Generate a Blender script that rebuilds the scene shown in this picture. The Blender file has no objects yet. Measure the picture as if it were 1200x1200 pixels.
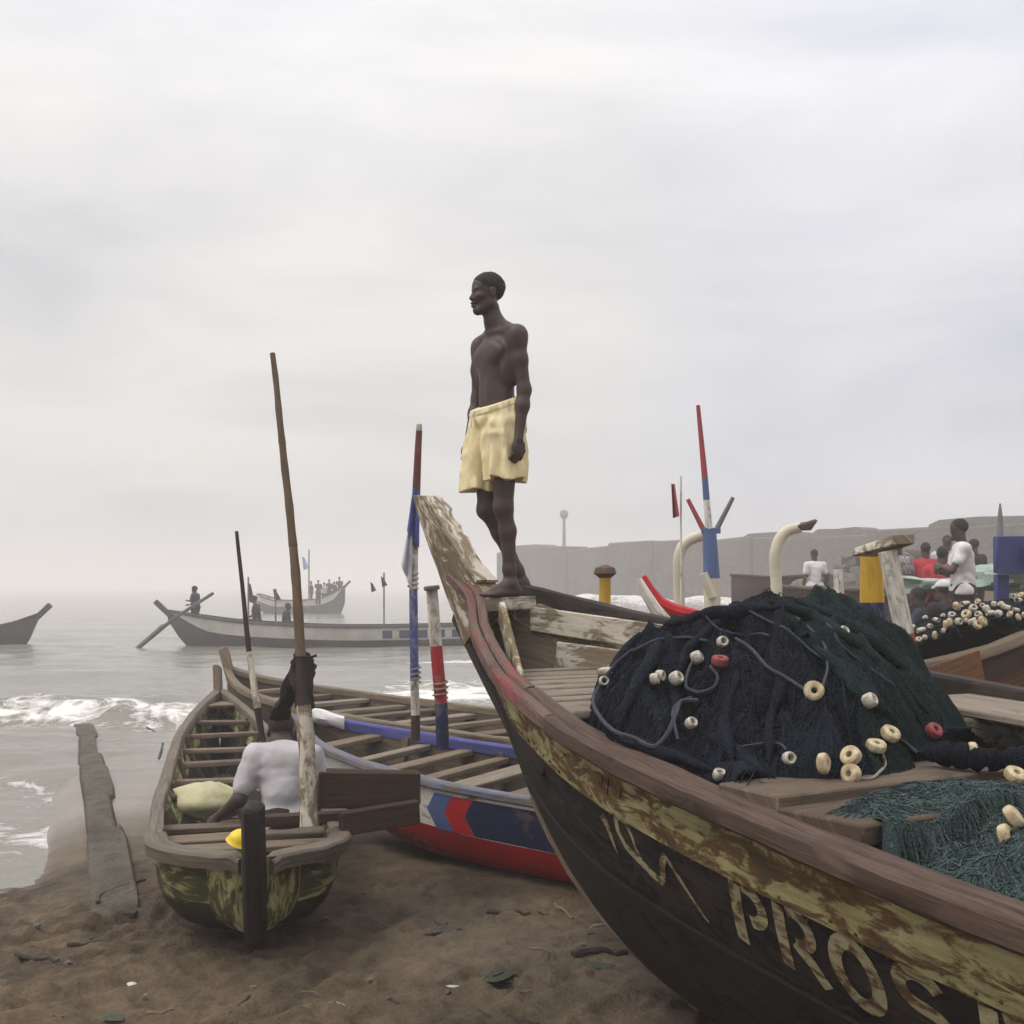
import bpy, math, random
import numpy as np
from mathutils import Vector
from mathutils.bvhtree import BVHTree

# ------------------------------------------------------------------ camera, sky, sun, exposure
SC = bpy.context.scene
COL = SC.collection
F, H = 1348.0, 1.75                       # focal length in photo pixels, eye height in metres
cam_d = bpy.data.cameras.new("camera"); cam = bpy.data.objects.new("camera", cam_d); COL.objects.link(cam)
cam.location = (0, 0, H); cam.rotation_euler = (math.radians(90), 0, 0)
cam_d.sensor_width = 36; cam_d.lens = 36*F/1200; cam_d.shift_y = 88/1200
cam_d.clip_start = 0.05; cam_d.clip_end = 6000
SC.camera = cam
SC.view_settings.view_transform = 'Standard'; SC.view_settings.look = 'None'
SC.view_settings.exposure = 0.27; SC.view_settings.gamma = 1.0; SC.view_settings.use_curve_mapping = False
SC.render.engine = 'CYCLES'
SC.cycles.use_denoising = True
SC.cycles.max_bounces = 8; SC.cycles.volume_bounces = 3; SC.cycles.transparent_max_bounces = 12
SC.cycles.caustics_reflective = False; SC.cycles.caustics_refractive = False

SUN_EL, SUN_AZ = math.radians(58), math.radians(-100)    # high, veiled, from the left
W = bpy.data.worlds.new("World"); SC.world = W; W.use_nodes = True
nt = W.node_tree; nt.nodes.clear()
def N(t, ty, **kw):
    n = t.nodes.new(ty)
    for k, v in kw.items(): setattr(n, k, v)
    return n
out = N(nt, 'ShaderNodeOutputWorld'); bg = N(nt, 'ShaderNodeBackground'); bg.inputs['Strength'].default_value = 0.1
sky = N(nt, 'ShaderNodeTexSky', sky_type='NISHITA', sun_disc=False)
sky.sun_elevation = SUN_EL; sky.sun_rotation = SUN_AZ
tc = N(nt, 'ShaderNodeTexCoord'); mp = N(nt, 'ShaderNodeMapping'); mp.inputs['Scale'].default_value = (1.0, 1.0, 3.4)
nt.links.new(tc.outputs['Generated'], mp.inputs['Vector'])
n1 = N(nt, 'ShaderNodeTexNoise'); n1.inputs['Scale'].default_value = 2.1; n1.inputs['Detail'].default_value = 6; n1.inputs['Roughness'].default_value = .52
n1.inputs['Distortion'].default_value = .35
nt.links.new(mp.outputs[0], n1.inputs['Vector'])
rp = N(nt, 'ShaderNodeValToRGB')
rp.color_ramp.elements[0].position = .34; rp.color_ramp.elements[0].color = (5.5, 5.55, 5.8, 1)
rp.color_ramp.elements[1].position = .64; rp.color_ramp.elements[1].color = (7.45, 7.33, 7.22, 1)
nt.links.new(n1.outputs['Fac'], rp.inputs['Fac'])
# broad warm and cool drifts in the cloud sheet
n2 = N(nt, 'ShaderNodeTexNoise'); n2.inputs['Scale'].default_value = 1.15; n2.inputs['Detail'].default_value = 2; mp2 = N(nt, 'ShaderNodeMapping'); mp2.inputs['Location'].default_value = (3.1, .4, 1.7); nt.links.new(tc.outputs['Generated'], mp2.inputs['Vector']); nt.links.new(mp2.outputs[0], n2.inputs['Vector'])
rp2 = N(nt, 'ShaderNodeValToRGB'); rp2.color_ramp.elements[0].position = .33; rp2.color_ramp.elements[0].color = (.955, .965, 1.03, 1); rp2.color_ramp.elements[1].position = .54; rp2.color_ramp.elements[1].color = (1.03, 1.01, .985, 1); nt.links.new(n2.outputs['Fac'], rp2.inputs['Fac'])
tin = N(nt, 'ShaderNodeVectorMath', operation='MULTIPLY'); nt.links.new(rp.outputs['Color'], tin.inputs[0]); nt.links.new(rp2.outputs['Color'], tin.inputs[1])
mx = N(nt, 'ShaderNodeMix', data_type='RGBA'); mx.inputs['Factor'].default_value = .93
nt.links.new(sky.outputs['Color'], mx.inputs['A']); nt.links.new(tin.outputs[0], mx.inputs['B'])
# an overcast dome is brighter overhead than near the horizon
sx = N(nt, 'ShaderNodeSeparateXYZ'); nt.links.new(tc.outputs['Generated'], sx.inputs[0]); mr = N(nt, 'ShaderNodeMapRange'); mr.inputs['From Min'].default_value = 0.; mr.inputs['From Max'].default_value = 1.; mr.inputs['To Min'].default_value = .90; mr.inputs['To Max'].default_value = 2.6; zz_ = N(nt, 'ShaderNodeMath', operation='POWER'); zz_.inputs[1].default_value = 2.; zz_.use_clamp = True; nt.links.new(sx.outputs['Z'], zz_.inputs[0]); nt.links.new(zz_.outputs[0], mr.inputs['Value'])
mv = N(nt, 'ShaderNodeVectorMath', operation='SCALE'); nt.links.new(mx.outputs['Result'], mv.inputs[0]); nt.links.new(mr.outputs[0], mv.inputs['Scale'])
nt.links.new(mv.outputs[0], bg.inputs['Color']); nt.links.new(bg.outputs[0], out.inputs['Surface'])

sd = bpy.data.lights.new("sun", 'SUN'); sd.energy = 1.2; sd.angle = math.radians(25); sd.color = (1, .96, .9)
sun = bpy.data.objects.new("sun", sd); COL.objects.link(sun); sun["kind"] = "helper"
sv = Vector((math.sin(SUN_AZ)*math.cos(SUN_EL), math.cos(SUN_AZ)*math.cos(SUN_EL), math.sin(SUN_EL)))
sun.rotation_euler = sv.to_track_quat('Z', 'Y').to_euler(); sun.location = sv*30

# ------------------------------------------------------------------ helpers
rng = np.random.default_rng(7); random.seed(7)
def P(px, py, Y): return np.array([(px-600)/F*Y, Y, H-(py-688)/F*Y])
def ss01(a, b, x):
    t = np.clip((np.asarray(x, float)-a)/(b-a), 0, 1); return t*t*(3-2*t)
def tab(xs, ys):
    xs = np.array(xs, float); ys = np.array(ys, float)
    d = np.diff(ys)/np.diff(xs); m = np.concatenate([[d[0]], np.where(d[:-1]*d[1:] > 0, 2*d[:-1]*d[1:]/(d[:-1]+d[1:]+1e-12), 0), [d[-1]]])
    def f(x):
        x = np.clip(x, xs[0], xs[-1]); i = np.clip(np.searchsorted(xs, x)-1, 0, len(xs)-2)
        h = xs[i+1]-xs[i]; t = (x-xs[i])/h
        return ys[i]*(2*t**3-3*t**2+1)+m[i]*h*(t**3-2*t**2+t)+ys[i+1]*(-2*t**3+3*t**2)+m[i+1]*h*(t**3-t**2)
    return f
_perm = np.random.default_rng(3).random((64, 64, 64)).astype(np.float32)
def vnoise(p):
    p = np.asarray(p, np.float32); fl = np.floor(p); f = p-fl; i = fl.astype(np.int32) & 63; j = (i+1) & 63; f = f*f*(3-2*f); fx, fy, fz = f[..., 0], f[..., 1], f[..., 2]
    ix, iy, iz, jx, jy, jz = i[..., 0], i[..., 1], i[..., 2], j[..., 0], j[..., 1], j[..., 2]; L = lambda a, b, t: a+(b-a)*t
    return 2*L(L(L(_perm[ix, iy, iz], _perm[jx, iy, iz], fx), L(_perm[ix, jy, iz], _perm[jx, jy, iz], fx), fy), L(L(_perm[ix, iy, jz], _perm[jx, iy, jz], fx), L(_perm[ix, jy, jz], _perm[jx, jy, jz], fx), fy), fz)-1
def fbm(x, y, z=0., o=4, g=.5):
    x, y, z = np.broadcast_arrays(np.asarray(x, float), np.asarray(y, float), np.asarray(z, float)); p = np.stack([x, y, z], -1); s = 0; a = 1; 
    for k in range(o): s = s+a*vnoise(p*2**k+k*17.3); a *= g
    return s
class MB:
    """collects pieces of ONE mesh: verts, faces, uvs in metres"""
    def __init__(s): s.v = []; s.f = []; s.uv = []; s.n = 0
    def add(s, v, f, uv=None):
        v = np.asarray(v, float).reshape(-1, 3)
        if uv is None: uv = v[:, :2]+v[:, 2:3]*.37
        s.v.append(v); s.f += [tuple(int(i)+s.n for i in q) for q in f]; s.uv.append(np.asarray(uv, float)); s.n += len(v); return s
    def grid(s, G, UV, close_u=False, close_v=False, caps=False):
        G = np.asarray(G, float); a, b = G.shape[:2]; f = []
        for i in range(a-(0 if close_u else 1)):
            for j in range(b-(0 if close_v else 1)):
                i2, j2 = (i+1) % a, (j+1) % b
                f.append((i*b+j, i2*b+j, i2*b+j2, i*b+j2))
        if caps: f += [tuple(range(b))[::-1], tuple((a-1)*b+j for j in range(b))]
        return s.add(G.reshape(-1, 3), f, np.asarray(UV, float).reshape(-1, 2))
    def tube(s, pts, rad, k=8, caps=True, u0=0.):
        pts = np.asarray(pts, float); n = len(pts); rad = np.broadcast_to(np.asarray(rad, float), (n,))
        T = np.gradient(pts, axis=0); T /= np.linalg.norm(T, axis=1)[:, None]+1e-12
        up = np.array([0, 0, 1.]) if abs(T[0, 2]) < .9 else np.array([1., 0, 0]); G = []; UV = []
        L = u0+np.concatenate([[0], np.cumsum(np.linalg.norm(np.diff(pts, axis=0), axis=1))])
        for i in range(n):
            x = np.cross(T[i], up); x /= np.linalg.norm(x)+1e-12; y = np.cross(x, T[i]); up = y
            an = np.arange(k)*2*np.pi/k
            G.append(pts[i]+rad[i]*(np.cos(an)[:, None]*x+np.sin(an)[:, None]*y)); UV.append(np.stack([np.full(k, L[i]), an*rad[i]], -1))
        return s.grid(G, UV, close_v=True, caps=caps)
    def box(s, c, size, R=None, jit=0., bev=.006):
        """chamfered box, size along its own axes; R columns are the axes"""
        c = np.asarray(c, float); h = np.asarray(size, float)/2; R = np.eye(3) if R is None else np.asarray(R, float); b = min(bev, h.min()*.45)
        V = []; 
        for sx in (-1, 1):
            for sy in (-1, 1):
                for sz in (-1, 1):
                    sg = np.array([sx, sy, sz]); j = rng.uniform(-jit, jit, 3)
                    for ax in range(3):
                        q = sg*h-sg*b; q[ax] = sg[ax]*h[ax]; V.append(q+j)
        V = np.array(V); idx = lambda sx, sy, sz, ax: ((sx*2+sy)*2+sz)*3+ax
        f = []
        for ax in range(3):
            o = [k for k in range(3) if k != ax]
            for sg in (0, 1):
                q = []
                for (p, r) in ((0, 0), (1, 0), (1, 1), (0, 1)):
                    k = [0, 0, 0]; k[ax] = sg; k[o[0]] = p; k[o[1]] = r; q.append(idx(*k, ax))
                if (sg == 1) != (ax == 1): f.append(q)
                else: f.append(q[::-1])
        for ax in range(3):
            o = [k for k in range(3) if k != ax]
            for p in (0, 1):
                for r in (0, 1):
                    k0 = [0]*3; k1 = [0]*3; k0[o[0]] = k1[o[0]] = p; k0[o[1]] = k1[o[1]] = r; k1[ax] = 1
                    f.append((idx(*k0, o[0]), idx(*k1, o[0]), idx(*k1, o[1]), idx(*k0, o[1])))
        for a in (0, 1):
            for bb in (0, 1):
                for d in (0, 1): f.append((idx(a, bb, d, 0), idx(a, bb, d, 1), idx(a, bb, d, 2)))
        L = int(np.argmax(h)); o = [k for k in range(3) if k != L]
        uv = np.stack([V[:, L], V[:, o[0]]+V[:, o[1]]], -1)+rng.uniform(-5, 5, 2)
        return s.add(V@R.T+c, f, uv)
    def obj(s, name, mat, parent=None, smooth=True, sharp=40):
        me = bpy.data.meshes.new(name); V = np.concatenate(s.v); UV = np.concatenate(s.uv)
        me.from_pydata(V.tolist(), [], s.f); me.update()
        li = np.empty(len(me.loops), np.int32); me.loops.foreach_get('vertex_index', li)
        me.uv_layers.new(name='UVMap').data.foreach_set('uv', UV[li].astype(np.float32).ravel())
        import bmesh
        bm = bmesh.new(); bm.from_mesh(me); bmesh.ops.recalc_face_normals(bm, faces=bm.faces)
        if smooth:
            for q in bm.faces: q.smooth = True
            ca = math.radians(sharp)
            for e in bm.edges:
                if len(e.link_faces) == 2 and e.calc_face_angle(0) > ca: e.smooth = False
        bm.to_mesh(me); bm.free()
        me.materials.append(M(mat)); o = bpy.data.objects.new(name, me); COL.objects.link(o)
        if parent: o.parent = parent
        return o
def tag(o, label=None, cat=None, group=None, kind=None):
    for k, v in (('label', label), ('category', cat), ('group', group), ('kind', kind)):
        if v: o[k] = v
    return o
def thing(name, label, cat, group=None):
    return tag(bpy.data.objects.new(name, None), label, cat, group) if False else _thing(name, label, cat, group)
def _thing(name, label, cat, group):
    o = bpy.data.objects.new(name, None); COL.objects.link(o); o.empty_display_size = .1; return tag(o, label, cat, group)
def copy_tree(o, parent=None):
    c = o.copy(); COL.objects.link(c); c.parent = parent
    for ch in list(o.children): copy_tree(ch, c)
    return c
def axes(d, up=(0, 0, 1)):
    x = np.asarray(d, float); x = x/np.linalg.norm(x); y = np.cross(up, x); y /= np.linalg.norm(y)+1e-12; return np.stack([x, y, np.cross(x, y)], 1)
def bar(mb, a, b, w, t, up=(0, 0, 1), jit=0., bev=.006):
    a = np.asarray(a, float); b = np.asarray(b, float); return mb.box((a+b)/2, (np.linalg.norm(b-a), w, t), axes(b-a, up), jit, bev)

# ------------------------------------------------------------------ materials
_M = {}; _DEF = {}
def M(name):
    if name not in _M: _M[name] = _DEF[name](name)
    return _M[name]
def newmat(name):
    m = bpy.data.materials.new(name); m.use_nodes = True; t = m.node_tree; t.nodes.clear()
    o = N(t, 'ShaderNodeOutputMaterial'); b = N(t, 'ShaderNodeBsdfPrincipled'); t.links.new(b.outputs[0], o.inputs['Surface']); b.inputs['Specular IOR Level'].default_value = .35
    return m, t, b
def rgb(c): return (c[0], c[1], c[2], 1)
def noise(t, vec, scale, detail=5, rough=.55, dist=0.):
    n = N(t, 'ShaderNodeTexNoise'); n.inputs['Scale'].default_value = scale; n.inputs['Detail'].default_value = detail
    n.inputs['Roughness'].default_value = rough; n.inputs['Distortion'].default_value = dist; t.links.new(vec, n.inputs['Vector']); return n.outputs['Fac']
def ramp(t, fac, a, b, ca=(0, 0, 0), cb=(1, 1, 1)):
    r = N(t, 'ShaderNodeValToRGB'); e = r.color_ramp.elements; e[0].position = a; e[1].position = b; e[0].color = rgb(ca); e[1].color = rgb(cb); t.links.new(fac, r.inputs['Fac']); return r.outputs['Color']
def mix(t, f, a, b, mode='MIX'):
    m = N(t, 'ShaderNodeMix', data_type='RGBA', blend_type=mode)
    for k, v in (('Factor', f), ('A', a), ('B', b)):
        if isinstance(v, (int, float)): m.inputs[k].default_value = v
        elif isinstance(v, tuple): m.inputs[k].default_value = rgb(v)
        else: t.links.new(v, m.inputs[k])
    return m.outputs['Result']
def mth(t, op, a, b=0.):
    m = N(t, 'ShaderNodeMath', operation=op)
    for i, v in enumerate((a, b)):
        if isinstance(v, (int, float)): m.inputs[i].default_value = v
        else: t.links.new(v, m.inputs[i])
    return m.outputs[0]
def bump(t, b, h, strength=.4, dist=.01):
    n = N(t, 'ShaderNodeBump'); n.inputs['Strength'].default_value = strength; n.inputs['Distance'].default_value = dist; t.links.new(h, n.inputs['Height']); t.links.new(n.outputs[0], b.inputs['Normal'])
def coord(t, kind='UV', scale=(1, 1, 1)):
    c = N(t, 'ShaderNodeTexCoord'); m = N(t, 'ShaderNodeMapping'); m.inputs['Scale'].default_value = scale; t.links.new(c.outputs[kind], m.inputs['Vector']); return m.outputs[0]
def objrand(t):
    return N(t, 'ShaderNodeObjectInfo').outputs['Random']
def wood(name, w1, w2, paint=None, paint2=None, amt=.5, grime=(.03, .025, .02), gamt=.35, rough=.75, blot=5., edge=.06, fine=.5, under=None):
    """weathered timber along U, with peeling paint and grime"""
    m, t, b = newmat(name); r = objrand(t)
    base = N(t, 'ShaderNodeVectorMath', operation='ADD'); c = N(t, 'ShaderNodeTexCoord'); cb = N(t, 'ShaderNodeCombineXYZ')
    t.links.new(mth(t, 'MULTIPLY', r, 37.), cb.inputs[0]); t.links.new(mth(t, 'MULTIPLY', r, 91.), cb.inputs[1]); t.links.new(c.outputs['UV'], base.inputs[0]); t.links.new(cb.outputs[0], base.inputs[1])
    def sc(x, y):
        q = N(t, 'ShaderNodeMapping'); q.inputs['Scale'].default_value = (x, y, 1); t.links.new(base.outputs[0], q.inputs['Vector']); return q.outputs[0]
    grain = noise(t, sc(2.2, 38), 1., 7, .68, .7); fineg = noise(t, sc(7, 150), 1., 5, .65, .5); big = noise(t, sc(1, 1.6), 2.2, 5, .6, .6); spot = noise(t, sc(1, 2.2), blot, 8, .68, .8)
    col = ramp(t, mth(t, 'ADD', mth(t, 'MULTIPLY', grain, .62), mth(t, 'MULTIPLY', fineg, .38)), .36, .64, w1, w2)
    col = mix(t, mth(t, 'MULTIPLY', mth(t, 'SUBTRACT', r, .5), .35), col, (.5, .5, .5), 'OVERLAY')
    wth = ramp(t, noise(t, sc(1.1, 3.1), 2.6, 6, .66, .9), .46, .62); lum = tuple(.5*(a+b)*.62+.5*(sum(w1)+sum(w2))/6*.95 for a, b in zip(w1, w2)); col = mix(t, mth(t, 'MULTIPLY', wth, .38), col, lum); drk = ramp(t, noise(t, sc(1.7, 6), 3.1, 6, .7, .7), .56, .70); col = mix(t, mth(t, 'MULTIPLY', drk, .55), col, tuple(a*.5 for a in w1))
    hgt = mth(t, 'ADD', mth(t, 'MULTIPLY', grain, .6), mth(t, 'MULTIPLY', fineg, .4))
    if paint:
        f = mth(t, 'ADD', mth(t, 'ADD', mth(t, 'MULTIPLY', spot, .62), mth(t, 'MULTIPLY', big, .28)), mth(t, 'MULTIPLY', grain, .22*fine+.05))
        th = .575+(.5-amt)*.36
        mask = ramp(t, f, th-edge/2, th+edge/2)
        pc = mix(t, ramp(t, noise(t, sc(3, 14), 2., 4), .35, .7), paint, paint2 or tuple(x*.75 for x in paint))
        if under: col = mix(t, ramp(t, f, th-edge/2-.045, th-edge/2-.02), col, under)
        chip = ramp(t, noise(t, sc(7, 26), 6., 5, .7, .6), .30, .40); mask = mth(t, 'MULTIPLY', mask, chip)
        col = mix(t, mask, col, pc); hgt = mth(t, 'ADD', mth(t, 'MULTIPLY', hgt, .7), mth(t, 'MULTIPLY', mask, .45))
    scr = mth(t, 'MULTIPLY', ramp(t, noise(t, sc(1.6, 85), 1.3, 3, .5, 1.6), .685, .71), ramp(t, noise(t, sc(2, 5), 1.9, 3), .45, .6)); col = mix(t, mth(t, 'MULTIPLY', scr, .55), col, tuple(min(.4, .10+b*1.2) for b in w2))
    g = ramp(t, noise(t, sc(1.3, 5), 1.7, 7, .7, .5), .45, .72)
    col = mix(t, mth(t, 'MULTIPLY', g, gamt), col, grime)
    t.links.new(col, b.inputs['Base Color']); b.inputs['Roughness'].default_value = rough; b.inputs['Specular IOR Level'].default_value = .16; bump(t, b, hgt, .7, .007); return m
def plain(name, c1, c2=None, scale=8., rough=.7, bs=.2, bd=.01, kind='Object', metal=0., detail=6):
    m, t, b = newmat(name); v = coord(t, kind); n = noise(t, v, scale, detail, .6, .2)
    t.links.new(ramp(t, n, .32, .68, c1, c2 or tuple(x*.7 for x in c1)), b.inputs['Base Color']); b.inputs['Roughness'].default_value = rough; b.inputs['Metallic'].default_value = metal
    if bs: bump(t, b, noise(t, v, scale*4, 5), bs, bd)
    return m
def D(name, fn, *a, **k): _DEF[name] = lambda nm: fn(nm, *a, **k)
D('rail_brown', wood, (.034, .021, .016), (.138, .090, .068), (.20, .055, .05), (.14, .06, .05), amt=.18, gamt=.35)
D('rail_red', wood, (.07, .045, .035), (.17, .115, .09), (.24, .055, .055), (.17, .065, .06), amt=.52, gamt=.25)
D('rail_black', wood, (.02, .016, .015), (.055, .04, .034), (.018, .016, .018), amt=.5, gamt=.3)
D('strake_yellow', wood, (.04, .028, .016), (.14, .098, .055), (.45, .40, .21), (.27, .24, .10), amt=.62, grime=(.028, .022, .010), gamt=.62, blot=5.5, under=(.15, .085, .035), edge=.04)
D('strake_black', wood, (.016, .012, .011), (.045, .033, .025), (.007, .006, .007), (.011, .009, .010), amt=.66, grime=(.10, .085, .065), gamt=.14)
D('hull_black', wood, (.010, .009, .008), (.032, .024, .019), (.007, .006, .007), amt=.5, grime=(.11, .10, .08), gamt=.13)
D('keel', wood, (.10, .075, .05), (.26, .2, .14), gamt=.4)
D('white_peel', wood, (.085, .062, .036), (.21, .16, .10), (.62, .57, .48), (.50, .45, .36), amt=.52, gamt=.35, blot=6, under=(.25, .19, .10), edge=.04)
D('white_old', wood, (.15, .115, .075), (.27, .215, .15), (.62, .57, .48), (.5, .45, .36), amt=.62, gamt=.22, blot=5)
D('lettering', wood, (.05, .035, .025), (.12, .08, .05), (.40, .36, .22), (.30, .26, .14), amt=.66, grime=(.10, .045, .018), gamt=.45, blot=9, under=(.11, .06, .03))
D('deck', wood, (.06, .043, .031), (.175, .130, .093), gamt=.35)
D('deck_grey', wood, (.12, .098, .076), (.30, .245, .19), gamt=.3)
D('deck_brown', wood, (.042, .028, .02), (.125, .086, .06), gamt=.35)
D('thwart', wood, (.085, .063, .042), (.24, .185, .128), gamt=.3)
D('dark_timber', wood, (.012, .010, .010), (.035, .027, .023), gamt=.2, rough=.6)
D('brown_timber', wood, (.034, .02, .014), (.10, .06, .04), gamt=.3)
D('grey_rail', wood, (.08, .065, .05), (.21, .17, .13), gamt=.35)
D('mossy', wood, (.025, .018, .010), (.09, .066, .03), (.42, .375, .19), (.25, .225, .085), amt=.62, grime=(.018, .024, .007), gamt=.55, blot=5, under=(.06, .065, .02))
D('mossy_dark', wood, (.012, .010, .008), (.045, .034, .022), (.075, .068, .035), amt=.3, grime=(.012, .014, .008), gamt=.5)
D('blue_rail', wood, (.06, .05, .06), (.14, .12, .12), (.075, .08, .25), (.06, .065, .2), amt=.85, gamt=.2)
D('faded_blue', wood, (.10, .09, .085), (.22, .2, .19), (.13, .14, .22), (.17, .17, .22), amt=.6, gamt=.25)
D('red_paint', wood, (.09, .03, .02), (.2, .07, .05), (.50, .014, .02), (.40, .012, .016), amt=.93, gamt=.25, rough=.5)
D('white_paint', wood, (.2, .16, .12), (.32, .27, .2), (.72, .70, .64), (.62, .58, .5), amt=.82, gamt=.25, rough=.6)
D('navy_paint', wood, (.06, .05, .05), (.14, .11, .1), (.018, .024, .075), (.014, .018, .05), amt=.9, gamt=.15, rough=.55)
D('lightblue_paint', wood, (.1, .09, .08), (.2, .18, .16), (.09, .14, .30), (.07, .11, .24), amt=.9, gamt=.15, rough=.55)
D('yellow_paint', wood, (.12, .08, .03), (.2, .14, .06), (.55, .33, .03), (.45, .26, .02), amt=.9, gamt=.2, rough=.55)
D('chip_white', wood, (.13, .10, .07), (.28, .22, .16), (.70, .67, .60), (.56, .52, .44), amt=.66, gamt=.35, rough=.7, blot=9, under=(.4, .36, .3))
D('chip_red', wood, (.10, .06, .045), (.22, .14, .10), (.40, .03, .035), (.30, .028, .03), amt=.72, gamt=.3, blot=9, under=(.3, .2, .16))
D('chip_navy', wood, (.06, .05, .05), (.14, .11, .1), (.022, .028, .085), (.018, .02, .055), amt=.74, gamt=.25, blot=9, under=(.1, .1, .13))
D('chip_blue', wood, (.07, .06, .06), (.16, .14, .13), (.085, .095, .27), (.07, .08, .21), amt=.74, gamt=.25, blot=9, under=(.25, .25, .3))
D('cream_pipe', plain, (.62, .57, .45), (.48, .42, .31), 3, .45)
D('rust', plain, (.12, .07, .045), (.06, .04, .03), 12, .85)
D('bamboo', wood, (.075, .045, .025), (.18, .115, .062), gamt=.35, rough=.55)
D('dark_pole', wood, (.02, .015, .013), (.06, .042, .034), gamt=.3)
D('pole_red', wood, (.11, .04, .03), (.2, .09, .07), (.17, .05, .04), amt=.6, gamt=.3)
D('lilac_paint', plain, (.22, .19, .30), (.15, .13, .22), 30, .6)
D('orange_hull', wood, (.10, .045, .02), (.22, .12, .06), (.27, .09, .035), (.2, .085, .04), amt=.55, gamt=.35)
D('far_white', plain, (.62, .6, .55), (.45, .43, .38), 1.5, .6)
D('far_dark', plain, (.035, .035, .038), (.08, .075, .07), 1.2, .7)
D('far_blue', plain, (.035, .045, .16), (.05, .06, .13), 1.5, .6)
D('far_brown', plain, (.10, .055, .042), (.055, .035, .03), .8, .8)
D('skin', plain, (.070, .043, .037), (.050, .031, .027), 11, .55, .12, .003)
D('hair', plain, (.030, .023, .022), (.017, .013, .013), 160, .9, .5, .004)
D('shorts', plain, (.80, .69, .42), (.74, .62, .36), 5, .85, .15, .003)
D('tee_grey', plain, (.47, .445, .46), (.36, .34, .355), 6, .9, .15, .003)
D('cloth_white', plain, (.68, .66, .66), (.55, .53, .54), 9, .9, .2)
D('cloth_red', plain, (.42, .03, .045), (.33, .022, .03), 9, .9, .2)
D('cloth_black', plain, (.014, .011, .012), (.024, .019, .019), 14, .9, .3)
D('cloth_navy', plain, (.02, .022, .05), (.03, .032, .06), 9, .9, .3)
D('cloth_print', plain, (.35, .33, .34), (.05, .05, .06), 22, .9, .2)
D('cloth_blue', plain, (.06, .07, .26), (.09, .1, .3), 9, .9, .2)
D('cloth_pale', plain, (.52, .52, .56), (.42, .42, .47), 9, .9, .2)
D('flag_red', plain, (.36, .05, .06), (.28, .04, .05), 9, .9, .2)
D('flag_sky', plain, (.20, .38, .60), (.25, .42, .6), 9, .9, .2)
D('yellow_plastic', plain, (.75, .55, .02), (.62, .44, .02), 12, .4)
D('float_cream', plain, (.60, .51, .33), (.27, .20, .11), 30, .75, .5, .006)
D('float_white', plain, (.60, .56, .48), (.23, .20, .15), 30, .75, .5, .006)
D('float_red', plain, (.27, .055, .055), (.15, .035, .035), 26, .7, .4)
D('rope_dark', plain, (.05, .055, .068), (.028, .03, .042), 60, .9, .4)
D('rope_pale', plain, (.30, .27, .20), (.2, .18, .13), 60, .9, .4)
D('tarp_green', plain, (.34, .42, .36), (.20, .27, .23), 6, .6, .3, .05)
D('sack', plain, (.48, .43, .28), (.30, .30, .15), 6, .85, .4, .02)
D('concrete', plain, (.085, .069, .06), (.040, .033, .029), .5, .9, .8, .3)
D('groyne', plain, (.095, .078, .055), (.038, .032, .024), 5., .8, .8, .03)
D('rock', plain, (.15, .135, .12), (.085, .075, .066), 2.5, .9, .6, .05)
D('blue_board', plain, (.035, .045, .17), (.028, .034, .12), 3, .6, .2)
D('steel', plain, (.2, .2, .2), (.14, .14, .14), 3, .5)
D('debris', plain, (.03, .025, .022), (.07, .055, .045), 15, .85, .4)
D('weed', plain, (.035, .05, .025), (.06, .06, .04), 20, .8, .4)
D('plastic', plain, (.55, .53, .50), (.4, .38, .36), 20, .5, .3)

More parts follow.
